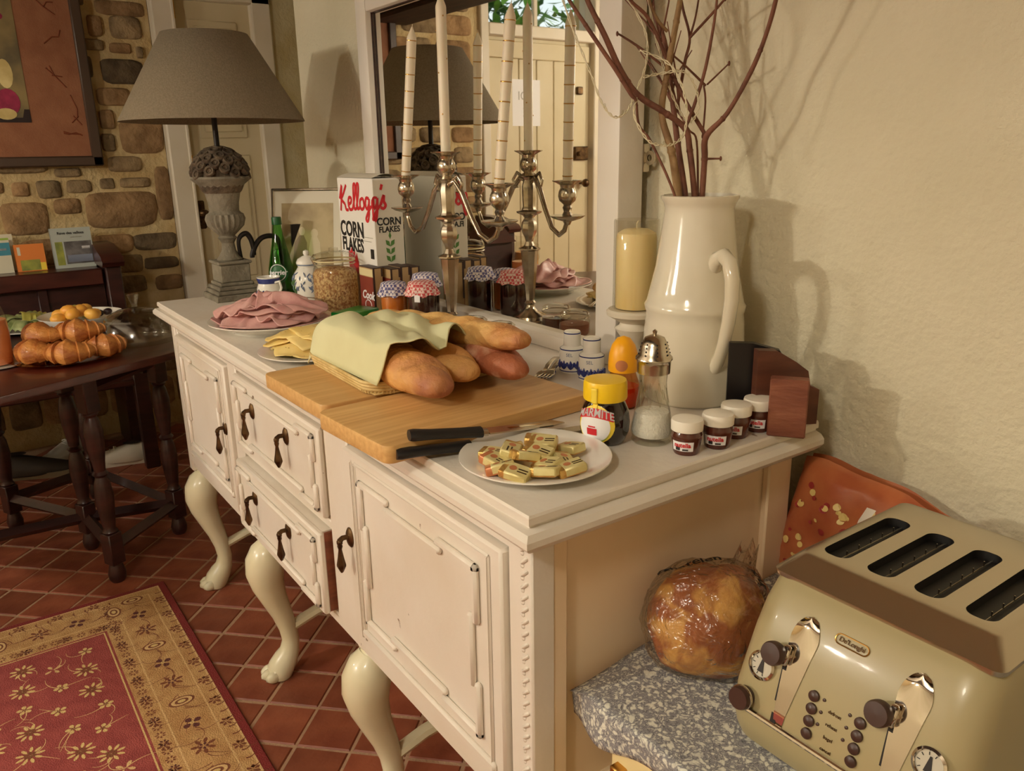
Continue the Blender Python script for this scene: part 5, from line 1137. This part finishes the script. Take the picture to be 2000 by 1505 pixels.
for k, s in enumerate(('defrost', 'reheat', 'bagel', 'cancel')): text(s, .0052, 'brass_dark', TO, TR(0, 0, 0) @ Matrix.Translation(-rootloc(TO)) @ fT(.2985, .7625 - k * .0132) @ TR(0, 0, .0008))
T = Matrix.Translation(-rootloc(TO)) @ fT(.293, .833); mb = MB(); oval = [(.0135 + .0055 * math.cos(a), .0055 * math.sin(a)) for a in [-PI / 2 + i * PI / 8 for i in range(9)]] + [(-.0135 + .0055 * math.cos(a), .0055 * math.sin(a)) for a in [PI / 2 + i * PI / 8 for i in range(9)]]
lg = obj('badge', MB().tube([(x, y, .0012) for x, y in oval + [oval[0]]], .0007, 5, T), 'brass', TO); text("De'Longhi", .0072, 'brass_dark', lg, T @ TR(0, 0, .0012), bold=.0001)
mb = MB(); mb.tube([onf(.178 + i * .0244, .7155, .003) for i in range(11)], .0032, 8); obj('chrome_strip', mb, 'chrome', TO, w=True)
for x in (.2, .4):
    for y in (.22, .48): obj('rubber_foot', MB().tube([(x, y, TZ), (x, y, .672)], .012, 12), 'slot_dark', TO, w=True)

# --- loaf in a clear bag
BL = thing('bagged_loaf', 'round plaited loaf in a clear plastic bag between toaster and sideboard', 'bread', (.052, .262, CZ + .007))
def lump(a, b, c, seed, amp, n=30):
    q = MB().ell((0, 0, 0), 1, n, m=18); out = []
    for v in q.v:
        k = 1 + amp * noise.noise((v.x * 1.8 + seed, v.y * 1.8, v.z * 1.8)); zz = v.z * c; out.append((v.x * a * k, v.y * b * k, max(zz * k, -c * .82) + c * .82))
    return MB().add(out, q.f)
L0 = lump(.080, .086, .070, 3, .10)
for p in L0.v:
    p.z += .010 * abs(math.sin(p.x * 42 + p.y * 20)) * (p.z > .03) + .006 * noise.noise((p.x * 60, p.y * 60, 0)) * (p.z > .02)
obj('loaf_crust', L0, 'loaf', BL, smooth=80)
B0 = lump(.088, .098, .078, 3, .10, 44)
for p in B0.v:
    p += p.normalized() * .007 * noise.noise((p.x * 45, p.y * 45, p.z * 45)) if p.length > 0 else Vector(); p.z = max(p.z, 0.0)
bg = obj('plastic_bag', B0, 'film', BL, smooth=35)
obj('bag_neck', MB().grid(lambda u, v: (-.005 - .105 * v * .3 + .02 * math.cos(2 * PI * u) * (1 - v * .4) * (1 + .3 * math.sin(u * 30)), .06 + .07 * v + .03 * math.sin(2 * PI * u) * (1 - .5 * v), .075 + .035 * v + .012 * math.sin(u * 25)), 20, 8, close_u=True), 'film', BL, smooth=30)
from mathutils.bvhtree import BVHTree
bvh = BVHTree.FromPolygons([tuple(p) for p in B0.v], B0.f)
def onbag(x, y):
    h = bvh.ray_cast(Vector((x, y, .4)), Vector((0, 0, -1))); return (h[0].z if h[0] else .10) + .0015
for s, cx, cy, an, sz in (('Chatelen', -.030, -.006, .95, .024), ('Mou', .040, .050, -.35, .022)):
    tt = text(s, sz, 'print_black', bg, Matrix(), bold=.0004)
    for v in tt.data.vertices: x, y = v.co.x, v.co.y; X_ = cx + x * math.cos(an) - y * math.sin(an); Y_ = cy + x * math.sin(an) + y * math.cos(an); v.co = (X_, Y_, onbag(X_, Y_))
# --- orange bread bag leaning on the wall
OB = thing('bread_bag', 'orange printed plastic bread bag leaning on the wall behind the toaster', 'bread bag', (.105, .562, CZ + .006))
def pil(u, v, s):
    x = (u - .5) * .29; z_ = v * .20 * (1 - .30 * max(0, u - .35)) ; e = max(0, 1 - (2 * u - 1) ** 4) * max(0, 1 - (2 * v - 1) ** 4)
    d = .036 * e ** .5 * (1 + .2 * noise.noise((u * 6, v * 6, 1))); wr = .003 * noise.noise((u * 25, v * 25, s)); return (x + .03 * (v - .5), -.012 + .030 * v + s * (d + wr) * .9 , z_ + .004 * math.sin(u * 14))
mb = MB(); mb.grid(lambda u, v: pil(u, v, -1), 30, 22); mb.grid(lambda u, v: pil(u, v, 1) if 0 else (pil(u, v, -1)[0], min(.052, .03 * v + .006 + .0), pil(u, v, -1)[2]), 30, 22); obj('bag_skin', mb, 'bag_orange', OB, smooth=60)
for mt, nmn, lst in (('bag_dot', 'printed_grain', 26), ('bag_dot2', 'printed_berry', 14)):
    mb = MB(); rg = random.Random(nmn)
    for k in range(lst):
        u0, v0 = rg.uniform(.08, .5), rg.uniform(.1, .85); r = rg.uniform(.010, .026)
        mb.add([(lambda p: (p[0], p[1] - .0015, p[2]))(pil(u0 + r * math.cos(i * PI / 5), v0 + 1.3 * r * math.sin(i * PI / 5), -1)) for i in range(10)], [tuple(range(10))])
    obj(nmn, mb, mt, OB, smooth=0, kind='stuff')
obj('bag_label', MB().grid(lambda u, v: (lambda p: (p[0], p[1] - .0018, p[2]))(pil(.60 + .12 * u, .72 + .14 * v, -1)), 6, 6), 'paper', OB, solid=.0004); obj('bar_code', MB().grid(lambda u, v: (lambda p: (p[0], p[1] - .0026, p[2]))(pil(.62 + .07 * u, .75 + .08 * v, -1)), 4, 4), 'print_black', OB)
obj('clear_strip', MB().grid(lambda u, v: (lambda p: (p[0], p[1] - .002, p[2]))(pil(.40 + .05 * u + .06 * v, .15 + .7 * v, -1)), 6, 14), 'lid_white', OB, smooth=60)

# ================================================================== rug
RX0, RX1, RY0, RY1 = -1.90, .55, -2.2, -.088
RG = thing('rug', 'oriental wool rug with a red field and a gold flowered border', 'rug', (-.67, -1.15, 0))
obj('rug_edge', MB().box(RX0, RX1, RY0, RY1, .0005, .008, bev=.002), 'rug_edge', RG, w=True)
def ring(i0, i1, z_): 
    a, b = (RX0 + i0, RX1 - i0, RY0 + i0, RY1 - i0), (RX0 + i1, RX1 - i1, RY0 + i1, RY1 - i1)
    P = lambda q: [(q[0], q[2], z_), (q[1], q[2], z_), (q[1], q[3], z_), (q[0], q[3], z_)]
    return MB().add(P(a) + P(b), [(k, (k + 1) % 4, 4 + (k + 1) % 4, 4 + k) for k in range(4)])
obj('gold_border', ring(.022, .215, .0084), 'rug_gold', RG, w=True, smooth=0)
for a, b, m_ in ((.022, .027, 'rug_gold_light'), (.058, .062, 'rug_gold_light'), (.157, .161, 'rug_gold_light'), (.206, .212, 'rug_red'), (.212, .216, 'rug_cream')): obj('border_line', ring(a, b, .0086), m_, RG, w=True, smooth=0)
obj('red_field', MB().add([(RX0 + .214, RY0 + .214, .0085), (RX1 - .214, RY0 + .214, .0085), (RX1 - .214, RY1 - .214, .0085), (RX0 + .214, RY1 - .214, .0085)], [(0, 1, 2, 3)]), 'rug_red', RG, w=True, smooth=0)
rr = random.Random(5)
cream, brown, plum, lt = MB(), MB(), MB(), MB()
def petals(mb, x, y, r, n, wd, z_, rot=0.0, inner=.25, asp=1.0):
    for k in range(n):
        a = rot + 2 * PI * k / n; c, s = math.cos(a), math.sin(a); P = [(inner, 0), (.6, -wd), (.88, -wd * .75), (1.0, 0), (.88, wd * .75), (.6, wd)]
        mb.add([(x + r * (p * c - q * s), y + r * asp * (p * s + q * c), z_) for p, q in P], [tuple(range(6))])
def curl(mb, x, y, L_, a0, bend, z_, w_=.0028):
    pts = []; a = a0
    for i in range(9): pts.append((x, y)); x += L_ / 8 * math.cos(a); y += L_ / 8 * math.sin(a); a += bend / 8
    vs = []; 
    for i, (px, py) in enumerate(pts):
        j = min(i + 1, 8); i0 = max(i - 1, 0); d = Vector((pts[j][0] - pts[i0][0], pts[j][1] - pts[i0][1], 0)).normalized(); n = Vector((-d.y, d.x, 0)) * w_ * (1 - i / 11)
        vs += [(px + n.x, py + n.y, z_), (px - n.x, py - n.y, z_)]
    mb.add(vs, [(2 * i, 2 * i + 1, 2 * i + 3, 2 * i + 2) for i in range(8)]); return pts[-1]
fx0, fx1, fy0, fy1 = RX0 + .235, -.5, -1.15, RY1 - .235
i = 0; y = fy1 - .045
while y > fy0:
    x = fx0 + .04 + (.045 if i % 2 else 0); 
    while x < fx1:
        k = rr.random(); xx, yy = x + rr.uniform(-.012, .012), y + rr.uniform(-.012, .012)
        if k < .3:
            petals(cream, xx, yy, .032, 9, .13, .0089, rr.uniform(0, 6), .3); petals(brown, xx, yy, .014, 6, .35, .0091, rr.uniform(0, 6), .05)
        elif k < .75:
            petals(cream, xx, yy, .019, 5, .3, .0089, rr.uniform(0, 6), .1); petals(brown, xx, yy, .007, 5, .3, .0091, 0, .05)
        else: petals(lt, xx, yy, .024, 4, .2, .0089, rr.uniform(0, 6), .15)
        for q in range(2): curl(lt, xx, yy, rr.uniform(.05, .08), rr.uniform(0, 6), rr.uniform(-3, 3), .0088, .0016)
        x += .092 + rr.uniform(-.008, .012)
    y -= .078; i += 1
def border(px, py, t, n):      # walk along the border line: p + t*s, n points inward
    s = 0.0; k = 0
    while s < 1.35:
        o = Vector((px, py, 0)) + t * (s + .05); c = o + n * .11; ang = math.atan2(t.y, t.x)
        if k % 3 == 0:
            for mb, r, z_ in ((brown, .032, .0088), (lt, .026, .0090), (brown, .017, .0092), (cream, .010, .0093)): mb.add([(c.x + r * .62 * math.cos(q) * t.x + r * math.sin(q) * n.x + r * .0, c.y + r * .62 * math.cos(q) * t.y + r * math.sin(q) * n.y, z_) for q in [j * PI / 9 for j in range(18)]], [tuple(range(18))])
        elif k % 3 == 1: petals(plum, c.x, c.y, .024, 4, .34, .0089, ang + .4, .12); petals(cream, c.x, c.y, .006, 5, .4, .0092)
        else: petals(brown, c.x, c.y, .03, 7, .16, .0088, ang, .25); petals(plum, c.x, c.y, .012, 5, .3, .0091, ang)
        for q in range(4): curl(brown, c.x + t.x * .045 * (q - 1.5), c.y + t.y * .045 * (q - 1.5), .06, ang + (-1) ** q * rr.uniform(.4, 1.3), rr.uniform(-2.4, 2.4), .00875, .0014)
        for q in range(2): c2 = o + n * (.04 + .145 * q) + t * .045; petals(brown, c2.x, c2.y, .017, 6, .22, .0089, rr.uniform(0, 3), .15); curl(brown, c2.x, c2.y, .05, ang + .3, 2, .0088, .0013)
        for q in range(3): c3 = o + n * .184 + t * .034 * q; petals(plum if q % 2 else brown, c3.x, c3.y, .013, 7, .2, .0089, 0, .3)
        for q in range(3): c3 = o + n * .042 + t * .034 * q; curl(brown, c3.x, c3.y, .026, ang + 1.2, 1.5, .0089, .0026)
        s += .10; k += 1
border(RX0 + .02, RY1, Vector((1, 0, 0)), Vector((0, -1, 0))); border(RX0, RY1 - .12, Vector((0, -1, 0)), Vector((1, 0, 0)))
for nm, mb, m_ in (('cream_flowers', cream, 'rug_cream'), ('brown_flowers', brown, 'rug_brown'), ('plum_flowers', plum, 'rug_plum'), ('gold_tendrils', lt, 'rug_gold_light')): obj(nm, mb, m_, RG, w=True, smooth=0, kind='stuff')

# ================================================================== gate-leg table and breakfast things
TT = .75
GT = thing('gateleg_table', 'dark wooden gateleg table with turned legs carrying the pastries', 'table', (-2.35, -.3, 0))
ev = Vector((-.425, .905, 0)).normalized(); nv = Vector((ev.y, -ev.x, 0)); e0 = Vector((-1.845, -.165, 0))
T = Matrix(((nv.x, ev.x, 0, e0.x), (nv.y, ev.y, 0, e0.y), (0, 0, 1, 0), (0, 0, 0, 1)))
obj('table_top', MB().box(-.90, 0, -1.05, .46, TT - .026, TT, T, bev=.007, seg=2), 'dark_wood', GT, w=True)
obj('apron', MB().box(-.80, -.30, -.5, -.475, TT - .13, TT - .026, T).box(-.80, -.30, .33, .355, TT - .13, TT - .026, T).box(-.50, -.475, -.5, .355, TT - .13, TT - .026, T), 'dark_wood2', GT, w=True, smooth=0)
LEGP = [(.020, 0), (.026, .01), (.028, .03), (.022, .055), (.017, .07)]
LEGU = [(.018, .17), (.024, .18), (.018, .19), (.021, .21), (.026, .26), (.029, .30), (.024, .35), (.017, .37), (.025, .38), (.017, .39), (.020, .42), (.027, .47), (.029, .52), (.022, .56), (.017, .57), (.024, .58), (.019, .59)]
LG = {'A': (-2.25, .05), 'B': (-2.80, -.14), 'C': (-2.68, -.44), 'D': (-2.32, -.235), 'E': (-2.01, -.205), 'G': (-2.36, -.78)}
for k, (x, y) in LG.items():
    rz = math.atan2(ev.y, ev.x); obj('leg', MB().lathe(LEGP, 16, c=(x, y, 0)).lathe(LEGU, 16, c=(x, y, 0)).box(-.024, .024, -.024, .024, .065, .175, TR(x, y, 0) @ RZ(rz), bev=.003).box(-.024, .024, -.024, .024, .585, TT - .026, TR(x, y, 0) @ RZ(rz), bev=.003), 'dark_wood2', GT, w=True)
for a, b in ('AB', 'CD', 'DA', 'CB', 'DG', 'EA', 'ED'):
    p, q = Vector(LG[a] + (.12,)), Vector(LG[b] + (.12,)); obj('stretcher', MB().tube([p, q], .021, 4, flat=1.0), 'dark_wood2', GT, w=True, smooth=0)
obj('gate_rail', MB().tube([Vector(LG['E'] + (.66,)), Vector(LG['A'] + (.66,))], .018, 4), 'dark_wood2', GT, w=True, smooth=0)
def croissant(label, loc, rz, s=1.0, tilt=0.0):
    t = thing('croissant', label, 'croissant', loc, rz, 'croissants heaped on the plate'); n = 72; m = 18; vs = []
    for i in range(n + 1):
        u = i / n; a = (u - .5) * 2.3; c = Vector((.062 * math.sin(a), .062 * (1 - math.cos(a)) - .012, 0)); w_ = abs(u - .5) * 2
        env = (1 - w_ ** 1.5) * .027 + .007; st = w_ * 3.6; fr = st - math.floor(st); r = env * (.84 + .28 * (1 - fr) ** .8)
        nx = Vector((-math.sin(a), math.cos(a), 0))
        for j in range(m):
            q = 2 * PI * j / m; rj = r * (1 + .05 * noise.noise((u * 9, math.cos(q) * 1.5, math.sin(q) * 1.5 + rz))); vs.append((c + nx * rj * math.cos(q) + Vector((0, 0, max(rj * .95 * math.sin(q), -env * .7)))) * s)
    zmin = min(v.z for v in vs); vs = [RX(tilt) @ Vector((v.x, v.y, v.z - zmin)) for v in vs]
    obj('pastry', MB().add(vs, [(i * m + j, i * m + (j + 1) % m, (i + 1) * m + (j + 1) % m, (i + 1) * m + j) for i in range(n) for j in range(m)] + [tuple(range(m)), tuple(n * m + j for j in range(m))]), 'croissant', t, smooth=28)
PLT = thing('pastry_plate', 'dark glass plate under the croissants', 'plate', (-2.075, -.235, TT)); lathe_obj('plate_body', [(0, .003), (.09, 0), (.10, .0), (.155, .012), (.158, .014), (.10, .006), (0, .006)], 'amber_glass', PLT, n=40)
for lab, x, y, z_, rz, s in (('croissant at the jug side of the bottom layer', -2.055, -.312, .008, .75, 1.2), ('croissant in the middle of the bottom layer', -1.985, -.235, .008, 1.2, 1.2), ('croissant next to the glass dome', -2.02, -.135, .008, 1.7, 1.15), ('croissant at the back of the bottom layer', -2.15, -.235, .008, .9, 1.1), ('top croissant over the jug side', -2.105, -.285, .05, .55, 1.15), ('top croissant in front of the fruit bowl', -2.075, -.19, .052, 1.25, 1.2)): croissant(lab, (x, y, TT + z_), rz, s)
DM = thing('glass_dome', 'clear glass cake dome with a knob on the dark table', 'dome', (-2.20, .0, TT)); lathe_obj('dome_glass', [(.122, .0), (.124, .004), (.118, .03), (.108, .06), (.088, .088), (.055, .105), (.015, .112)], 'dome_glass', DM, n=44); lathe_obj('knob', [(.008, .112), (.010, .125), (.017, .15), (.018, .157), (0, .16)], 'dome_glass', DM, n=20); lathe_obj('cut_band', [(.100, .074), (.096, .08), (.0885, .088), (.075, .096)], 'dome_glass', DM, n=18, smooth=0)
BW = thing('fruit_bowl', 'white oval china bowl of cut fruit', 'bowl', (-2.46, -.13, TT)); lathe_obj('bowl_body', [(0, .004), (.06, 0), (.065, .004), (.10, .03), (.135, .064), (.136, .068), (.128, .064), (.095, .034), (.05, .012), (0, .012)], 'ceramic_white', BW, n=40)
for k in range(13):
    a = k * 2.4; r = .026 * math.sqrt(k); x, y = r * math.cos(a), r * math.sin(a); kind = 'prune' if k in (6, 11) else 'fruit_green' if k in (4, 9, 12) else 'peach'
    o = tag(obj('fruit_piece', MB().ell((0, 0, 0), (.028, .024, .02) if kind != 'prune' else (.016, .014, .012), 12), kind), {'peach': 'piece of orange yellow peach in the white bowl', 'fruit_green': 'piece of pale green fruit in the white bowl', 'prune': 'dark prune in the white bowl'}[kind], 'fruit', 'cut fruit in the bowl'); o.location = (-2.46 + x, -.13 + y, TT + .05 + .03 * (1 - r / .1) + .008 * (k % 3)); o.rotation_euler = (random.uniform(-.4, .4), random.uniform(-.4, .4), a)
JG = thing('juice_carafe', 'clear carafe of pink orange juice at the end of the table', 'carafe', (-2.10, -.415, TT)); lathe_obj('carafe_glass', [(0, .006), (.04, .004), (.046, .012), (.047, .10), (.044, .15), (.034, .185), (.034, .215), (.037, .222)], 'clear', JG); lathe_obj('juice', [(0, .008), (.039, .008), (.0445, .014), (.0455, .1), (.043, .14), (0, .14)], 'juice', JG)
lathe_obj('saucer', [(0, 0), (.05, 0), (.07, .004), (.071, .006), (.05, .003), (0, .003)], 'ceramic_white', JG)
GP = thing('platter', 'white platter of pale folded greens behind the fruit bowl', 'platter', (-2.66, -.27, TT)); lathe_obj('platter_body', [(0, .002), (.1, 0), (.15, .012), (.151, .015), (.1, .006), (0, .006)], 'ceramic_white', GP, n=36)
for k in range(12):
    a = k * 2.4; r = .035 * math.sqrt(k); t = tag(obj('lettuce_leaf', MB().grid(lambda u, v: ((u - .5) * .08, (v - .5) * .06, .018 * math.sin(u * PI) + .006 * math.sin(v * 20 + k) * u), 8, 8), 'greens' if k % 3 else 'fruit_green', smooth=70, solid=.002), 'curled pale green leaf on the platter', 'leaf', 'greens on the platter'); t.location = (-2.66 + r * math.cos(a), -.27 + r * math.sin(a), TT + .02 + .02 * (1 - r / .13)); t.rotation_euler = (random.uniform(-.3, .3), random.uniform(-.3, .3), a)
# things at the other end of the table, seen in the mirror
WBX = thing('bread_bin', 'dark wooden box with a pitched lid at the far end of the table', 'box', (-2.62, -.60, TT)); obj('box_body', MB().box(-.07, .07, -.09, .09, 0, .17, bev=.004), 'dark_wood2', WBX); obj('pitched_lid', MB().prism([(-.09, .0), (.09, .0), (0, .09)], -.1, .1, TR(0, 0, .17) @ RZ(PI / 2) @ RX(PI / 2)), 'dark_wood', WBX, smooth=0)
J2 = thing('juice_jug', 'glass jug of orange juice beside the wooden box', 'jug', (-2.50, -.735, TT)); lathe_obj('jug_glass', [(0, .004), (.05, 0), (.056, .01), (.06, .1), (.052, .16), (.05, .19), (.055, .2)], 'clear', J2); lathe_obj('juice', [(0, .006), (.05, .006), (.055, .012), (.0585, .1), (.056, .12), (0, .12)], 'juice_orange', J2); obj('handle', MB().tube([(.05, 0, .17), (.09, 0, .16), (.095, 0, .1), (.06, 0, .06)], .007, 8), 'clear_thick', J2)

# ================================================================== settle, books, shoes, picture
ST_ = thing('settle', 'dark wooden settle against the stone wall holding books', 'bench', (-3.35, -.5, 0))
obj('top_shelf', MB().box(-3.58, -3.30, -1.18, .085, .842, .868, bev=.004).box(-3.325, -3.295, -1.18, .085, .80, .872, bev=.005), 'dark_wood', ST_, w=True); obj('back_panel', MB().box(-3.36, -3.34, -1.16, .09, .40, .845), 'dark_wood2', ST_, w=True, smooth=0)
for y in (-1.0, -.72, -.44, -.16): obj('back_rib', MB().box(-3.342, -3.325, y - .02, y + .02, .42, .80, bev=.004), 'dark_wood2', ST_, w=True)
obj('seat', MB().box(-3.36, -3.0, -1.18, .10, .39, .42, bev=.006), 'dark_wood', ST_, w=True)
for y in (.125, -1.2):
    obj('end_post', MB().box(-3.58, -3.28, y - .03, y + .035, .0, .88, bev=.006).box(-3.05, -3.0, y - .03, y + .03, 0, .62, bev=.004), 'dark_wood2', ST_, w=True); obj('arm_scroll', MB().prism([(-3.6, .88), (-3.25, .88), (-3.23, .90), (-3.26, .925), (-3.42, .965), (-3.6, .965)], -.045, .045, TR(0, y, 0) @ RX(PI / 2)), 'dark_wood', ST_, w=True)
def book(label, y0, y1, h, cover, parts, lean=.14, x=-3.44):
    t = thing('book', label, 'book', (x, (y0 + y1) / 2, .8685), 0, 'books on the settle shelf'); w_ = (y1 - y0) / 2; T = RY(-lean)
    obj('pages', MB().box(-.014, .0, -w_ + .003, w_ - .003, .003, h - .003, T), 'book_paper', t, smooth=0); c = obj('cover', MB().box(0, .002, -w_, w_, 0, h, T).box(-.016, -.014, -w_, w_, 0, h, T).box(-.016, .002, -w_, -w_ + .002, 0, h, T), cover, t, smooth=0)
    for nm, m_, (a, b, cc, d) in parts: obj(nm, MB().box(.002, .0026, -w_ + a * 2 * w_, -w_ + b * 2 * w_, cc * h, d * h, T), m_, c, smooth=0)
    return c, T, w_
c, T, w_ = book('grey book with a landscape photograph on its cover', -.08, .085, .178, 'book_grey', (('cover_photo', 'book_photo', (.30, .97, .1, .66)), ('cover_sea', 'book_blue', (.34, .95, .14, .32)), ('cover_strip', 'book_lime', (.08, .26, .08, .66)), ('cover_patch', 'paper', (.72, .92, .46, .53))))
text('Reve des vallees', .0165, 'print_black', c, T @ face((.003, 0, .155), (0, 1, 0), (0, 0, 1)), bold=.0003); text('guide illustre', .009, 'print_grey', c, T @ face((.003, .02, .137), (0, 1, 0), (0, 0, 1)))
book('small orange book with a garden picture', -.228, -.112, .118, 'book_orange', (('cover_picture', 'book_lime', (.15, .8, .03, .42)), ('cover_corner', 'label_yellow', (.75, .98, .02, .3)), ('cover_title', 'book_white', (.1, .2, .6, .9))))
book('white book with a teal band at the end of the shelf', -.375, -.24, .152, 'book_white', (('teal_band', 'book_teal', (0, 1, .5, .86)), ('title_bar', 'paper', (.1, .9, .64, .7)), ('green_top', 'label_green', (0, 1, .93, .99))))
book('thin leaflet stack lying behind the orange book', -.30, -.22, .16, 'book_paper', (), .06, -3.52)
def shoe(name, label, loc, rz, up, sole, s=1.0):
    t = thing(name, label, 'shoe', loc, rz, 'shoes under the settle'); n = 20; m = 14; vs = []
    for i in range(n + 1):
        u = i / n; x = -.135 + .27 * u; w_ = (.030 + .016 * math.sin(PI * min(1, u * .9 + .1))) * (1 - .5 * max(0, u - .82) / .18) * (.75 + .25 * min(1, u * 6)); h = .075 - .045 * min(1, max(0, u - .25) / .6) * 1.0
        for j in range(m): a = 2 * PI * j / m; vs.append((x * s, w_ * math.cos(a) * s, (.02 + max(h * math.sin(a), -.006)) * s))
    obj('upper', MB().add(vs, [(i * m + j, i * m + (j + 1) % m, (i + 1) * m + (j + 1) % m, (i + 1) * m + j) for i in range(n) for j in range(m)] + [tuple(range(m)), tuple(n * m + j for j in range(m))]), up, t, smooth=60)
    po = [(-.14 * s, -.03 * s), (-.05 * s, -.034 * s), (.05 * s, -.046 * s), (.11 * s, -.04 * s), (.142 * s, -.012 * s), (.142 * s, .012 * s), (.11 * s, .04 * s), (.05 * s, .046 * s), (-.05 * s, .034 * s), (-.14 * s, .03 * s)]
    obj('sole', MB().prism(po, 0, .022 * s), sole, t, smooth=30); mb = MB()
    for k in range(4): mb.tube([(.0 + .018 * k, -.022, .074 - .012 * k), (.004 + .018 * k, 0, .084 - .012 * k), (.0 + .018 * k, .022, .074 - .012 * k)], .003, 5)
    obj('laces', mb, up, t); obj('opening', MB().disc((-.075 * s, 0, .0965 * s), .04 * s, 16, ry=.024 * s), 'pic_dark', t, smooth=0)
shoe('sneaker', 'white laced sneaker under the settle beside the dark shoe', (-3.42, -.165, 0), -.9, 'shoe_white', 'shoe_white'); shoe('sneaker', 'white laced sneaker near the cupboard door', (-3.16, .0, 0), -1.9, 'shoe_white', 'shoe_white'); shoe('leather_shoe', 'dark leather shoe with a tan sole on the floor by the settle', (-3.22, -.30, 0), 1.25, 'shoe_dark', 'shoe_sole', 1.15)
# framed picture
PX = XF + .03
PI_ = thing('framed_picture', 'framed picture with a wide rust coloured mat on the stone wall', 'picture', (PX, -.22, 1.7)); py0, py1, pz0, pz1 = -.655, .205, 1.31, 2.36
mb = MB()
for a, b, c_, d in ((py0, py1, pz0, pz0 + .045), (py0, py1, pz1 - .045, pz1), (py0, py0 + .045, pz0, pz1), (py1 - .045, py1, pz0, pz1)): mb.box(PX - .02, PX + .02, a, b, c_, d, bev=.006)
obj('frame', mb, 'pic_frame', PI_, w=True); obj('mat_board', MB().box(PX - .015, PX + .004, py0 + .03, py1 - .03, pz0 + .03, pz1 - .03), 'pic_mat', PI_, w=True, smooth=0)
art = obj('picture_panel', MB().box(PX, PX + .006, -.42, -.06, 1.50, 2.2), 'pic_inner', PI_, w=True, smooth=0); FP = Matrix.Translation(-rootloc(art)) @ face((PX + .0065, 0, 0), (0, 1, 0), (0, 0, 1))
def pr(nm, m_, pts, z_=.0002): obj(nm, MB().prism(pts, z_, z_ + .0003, FP), m_, art, smooth=0)
pr('painted_ground', 'pic_dark', [(-.42, 1.50), (-.06, 1.50), (-.06, 1.555), (-.08, 1.555), (-.09, 1.52), (-.42, 1.52)]); ci = lambda x, y, a, b, n=16: [(x + a * math.cos(2 * PI * i / n), y + b * math.sin(2 * PI * i / n)) for i in range(n)]
pr('painted_fan', 'pic_magenta', ci(-.135, 1.585, .045, .055), .0004); pr('painted_base', 'pic_pale', ci(-.15, 1.535, .04, .024), .0008); pr('painted_shape', 'pic_plum', [(-.27, 1.62), (-.18, 1.60), (-.17, 1.70), (-.20, 1.80), (-.28, 1.80)], .0003); pr('painted_blossom', 'pic_pale', ci(-.19, 1.86, .06, .05), .0004); pr('painted_blossom', 'pic_pale', ci(-.13, 1.70, .03, .06), .0003); pr('painted_band', 'pic_magenta', ci(-.15, 1.93, .05, .022), .0006); pr('painted_hat', 'pic_dark', [(-.3, 1.80), (-.16, 1.79), (-.19, 1.83), (-.3, 1.84)], .0009)
mb = MB()
for P in ([(.02, 2.02), (.06, 1.98), (.10, 1.95)], [(.06, 1.98), (.075, 2.0), (.10, 2.0)], [(.04, 1.83), (.075, 1.86), (.10, 1.86), (.11, 1.89)], [(.03, 1.73), (.06, 1.70), (.10, 1.65)], [(.05, 1.70), (.09, 1.695)], [(.045, 1.74), (.06, 1.70)], [(.11, 1.62), (.13, 1.56), (.125, 1.52)], [(.10, 1.50), (.13, 1.53)], [(.11, 1.53), (.14, 1.49)], [(.06, 1.455), (.08, 1.45), (.11, 1.457), (.135, 1.445)], [(.06, 1.462), (.09, 1.452), (.13, 1.45)]): mb.tube([(x, y, .0) for x, y in P], .0028, 4, Matrix.Translation(Vector((PX + .0045, 0, 0)) - rootloc(art)) @ face((0, 0, 0), (0, 1, 0), (0, 0, 1)))
obj('twig_drawing', mb, 'pic_line', PI_)
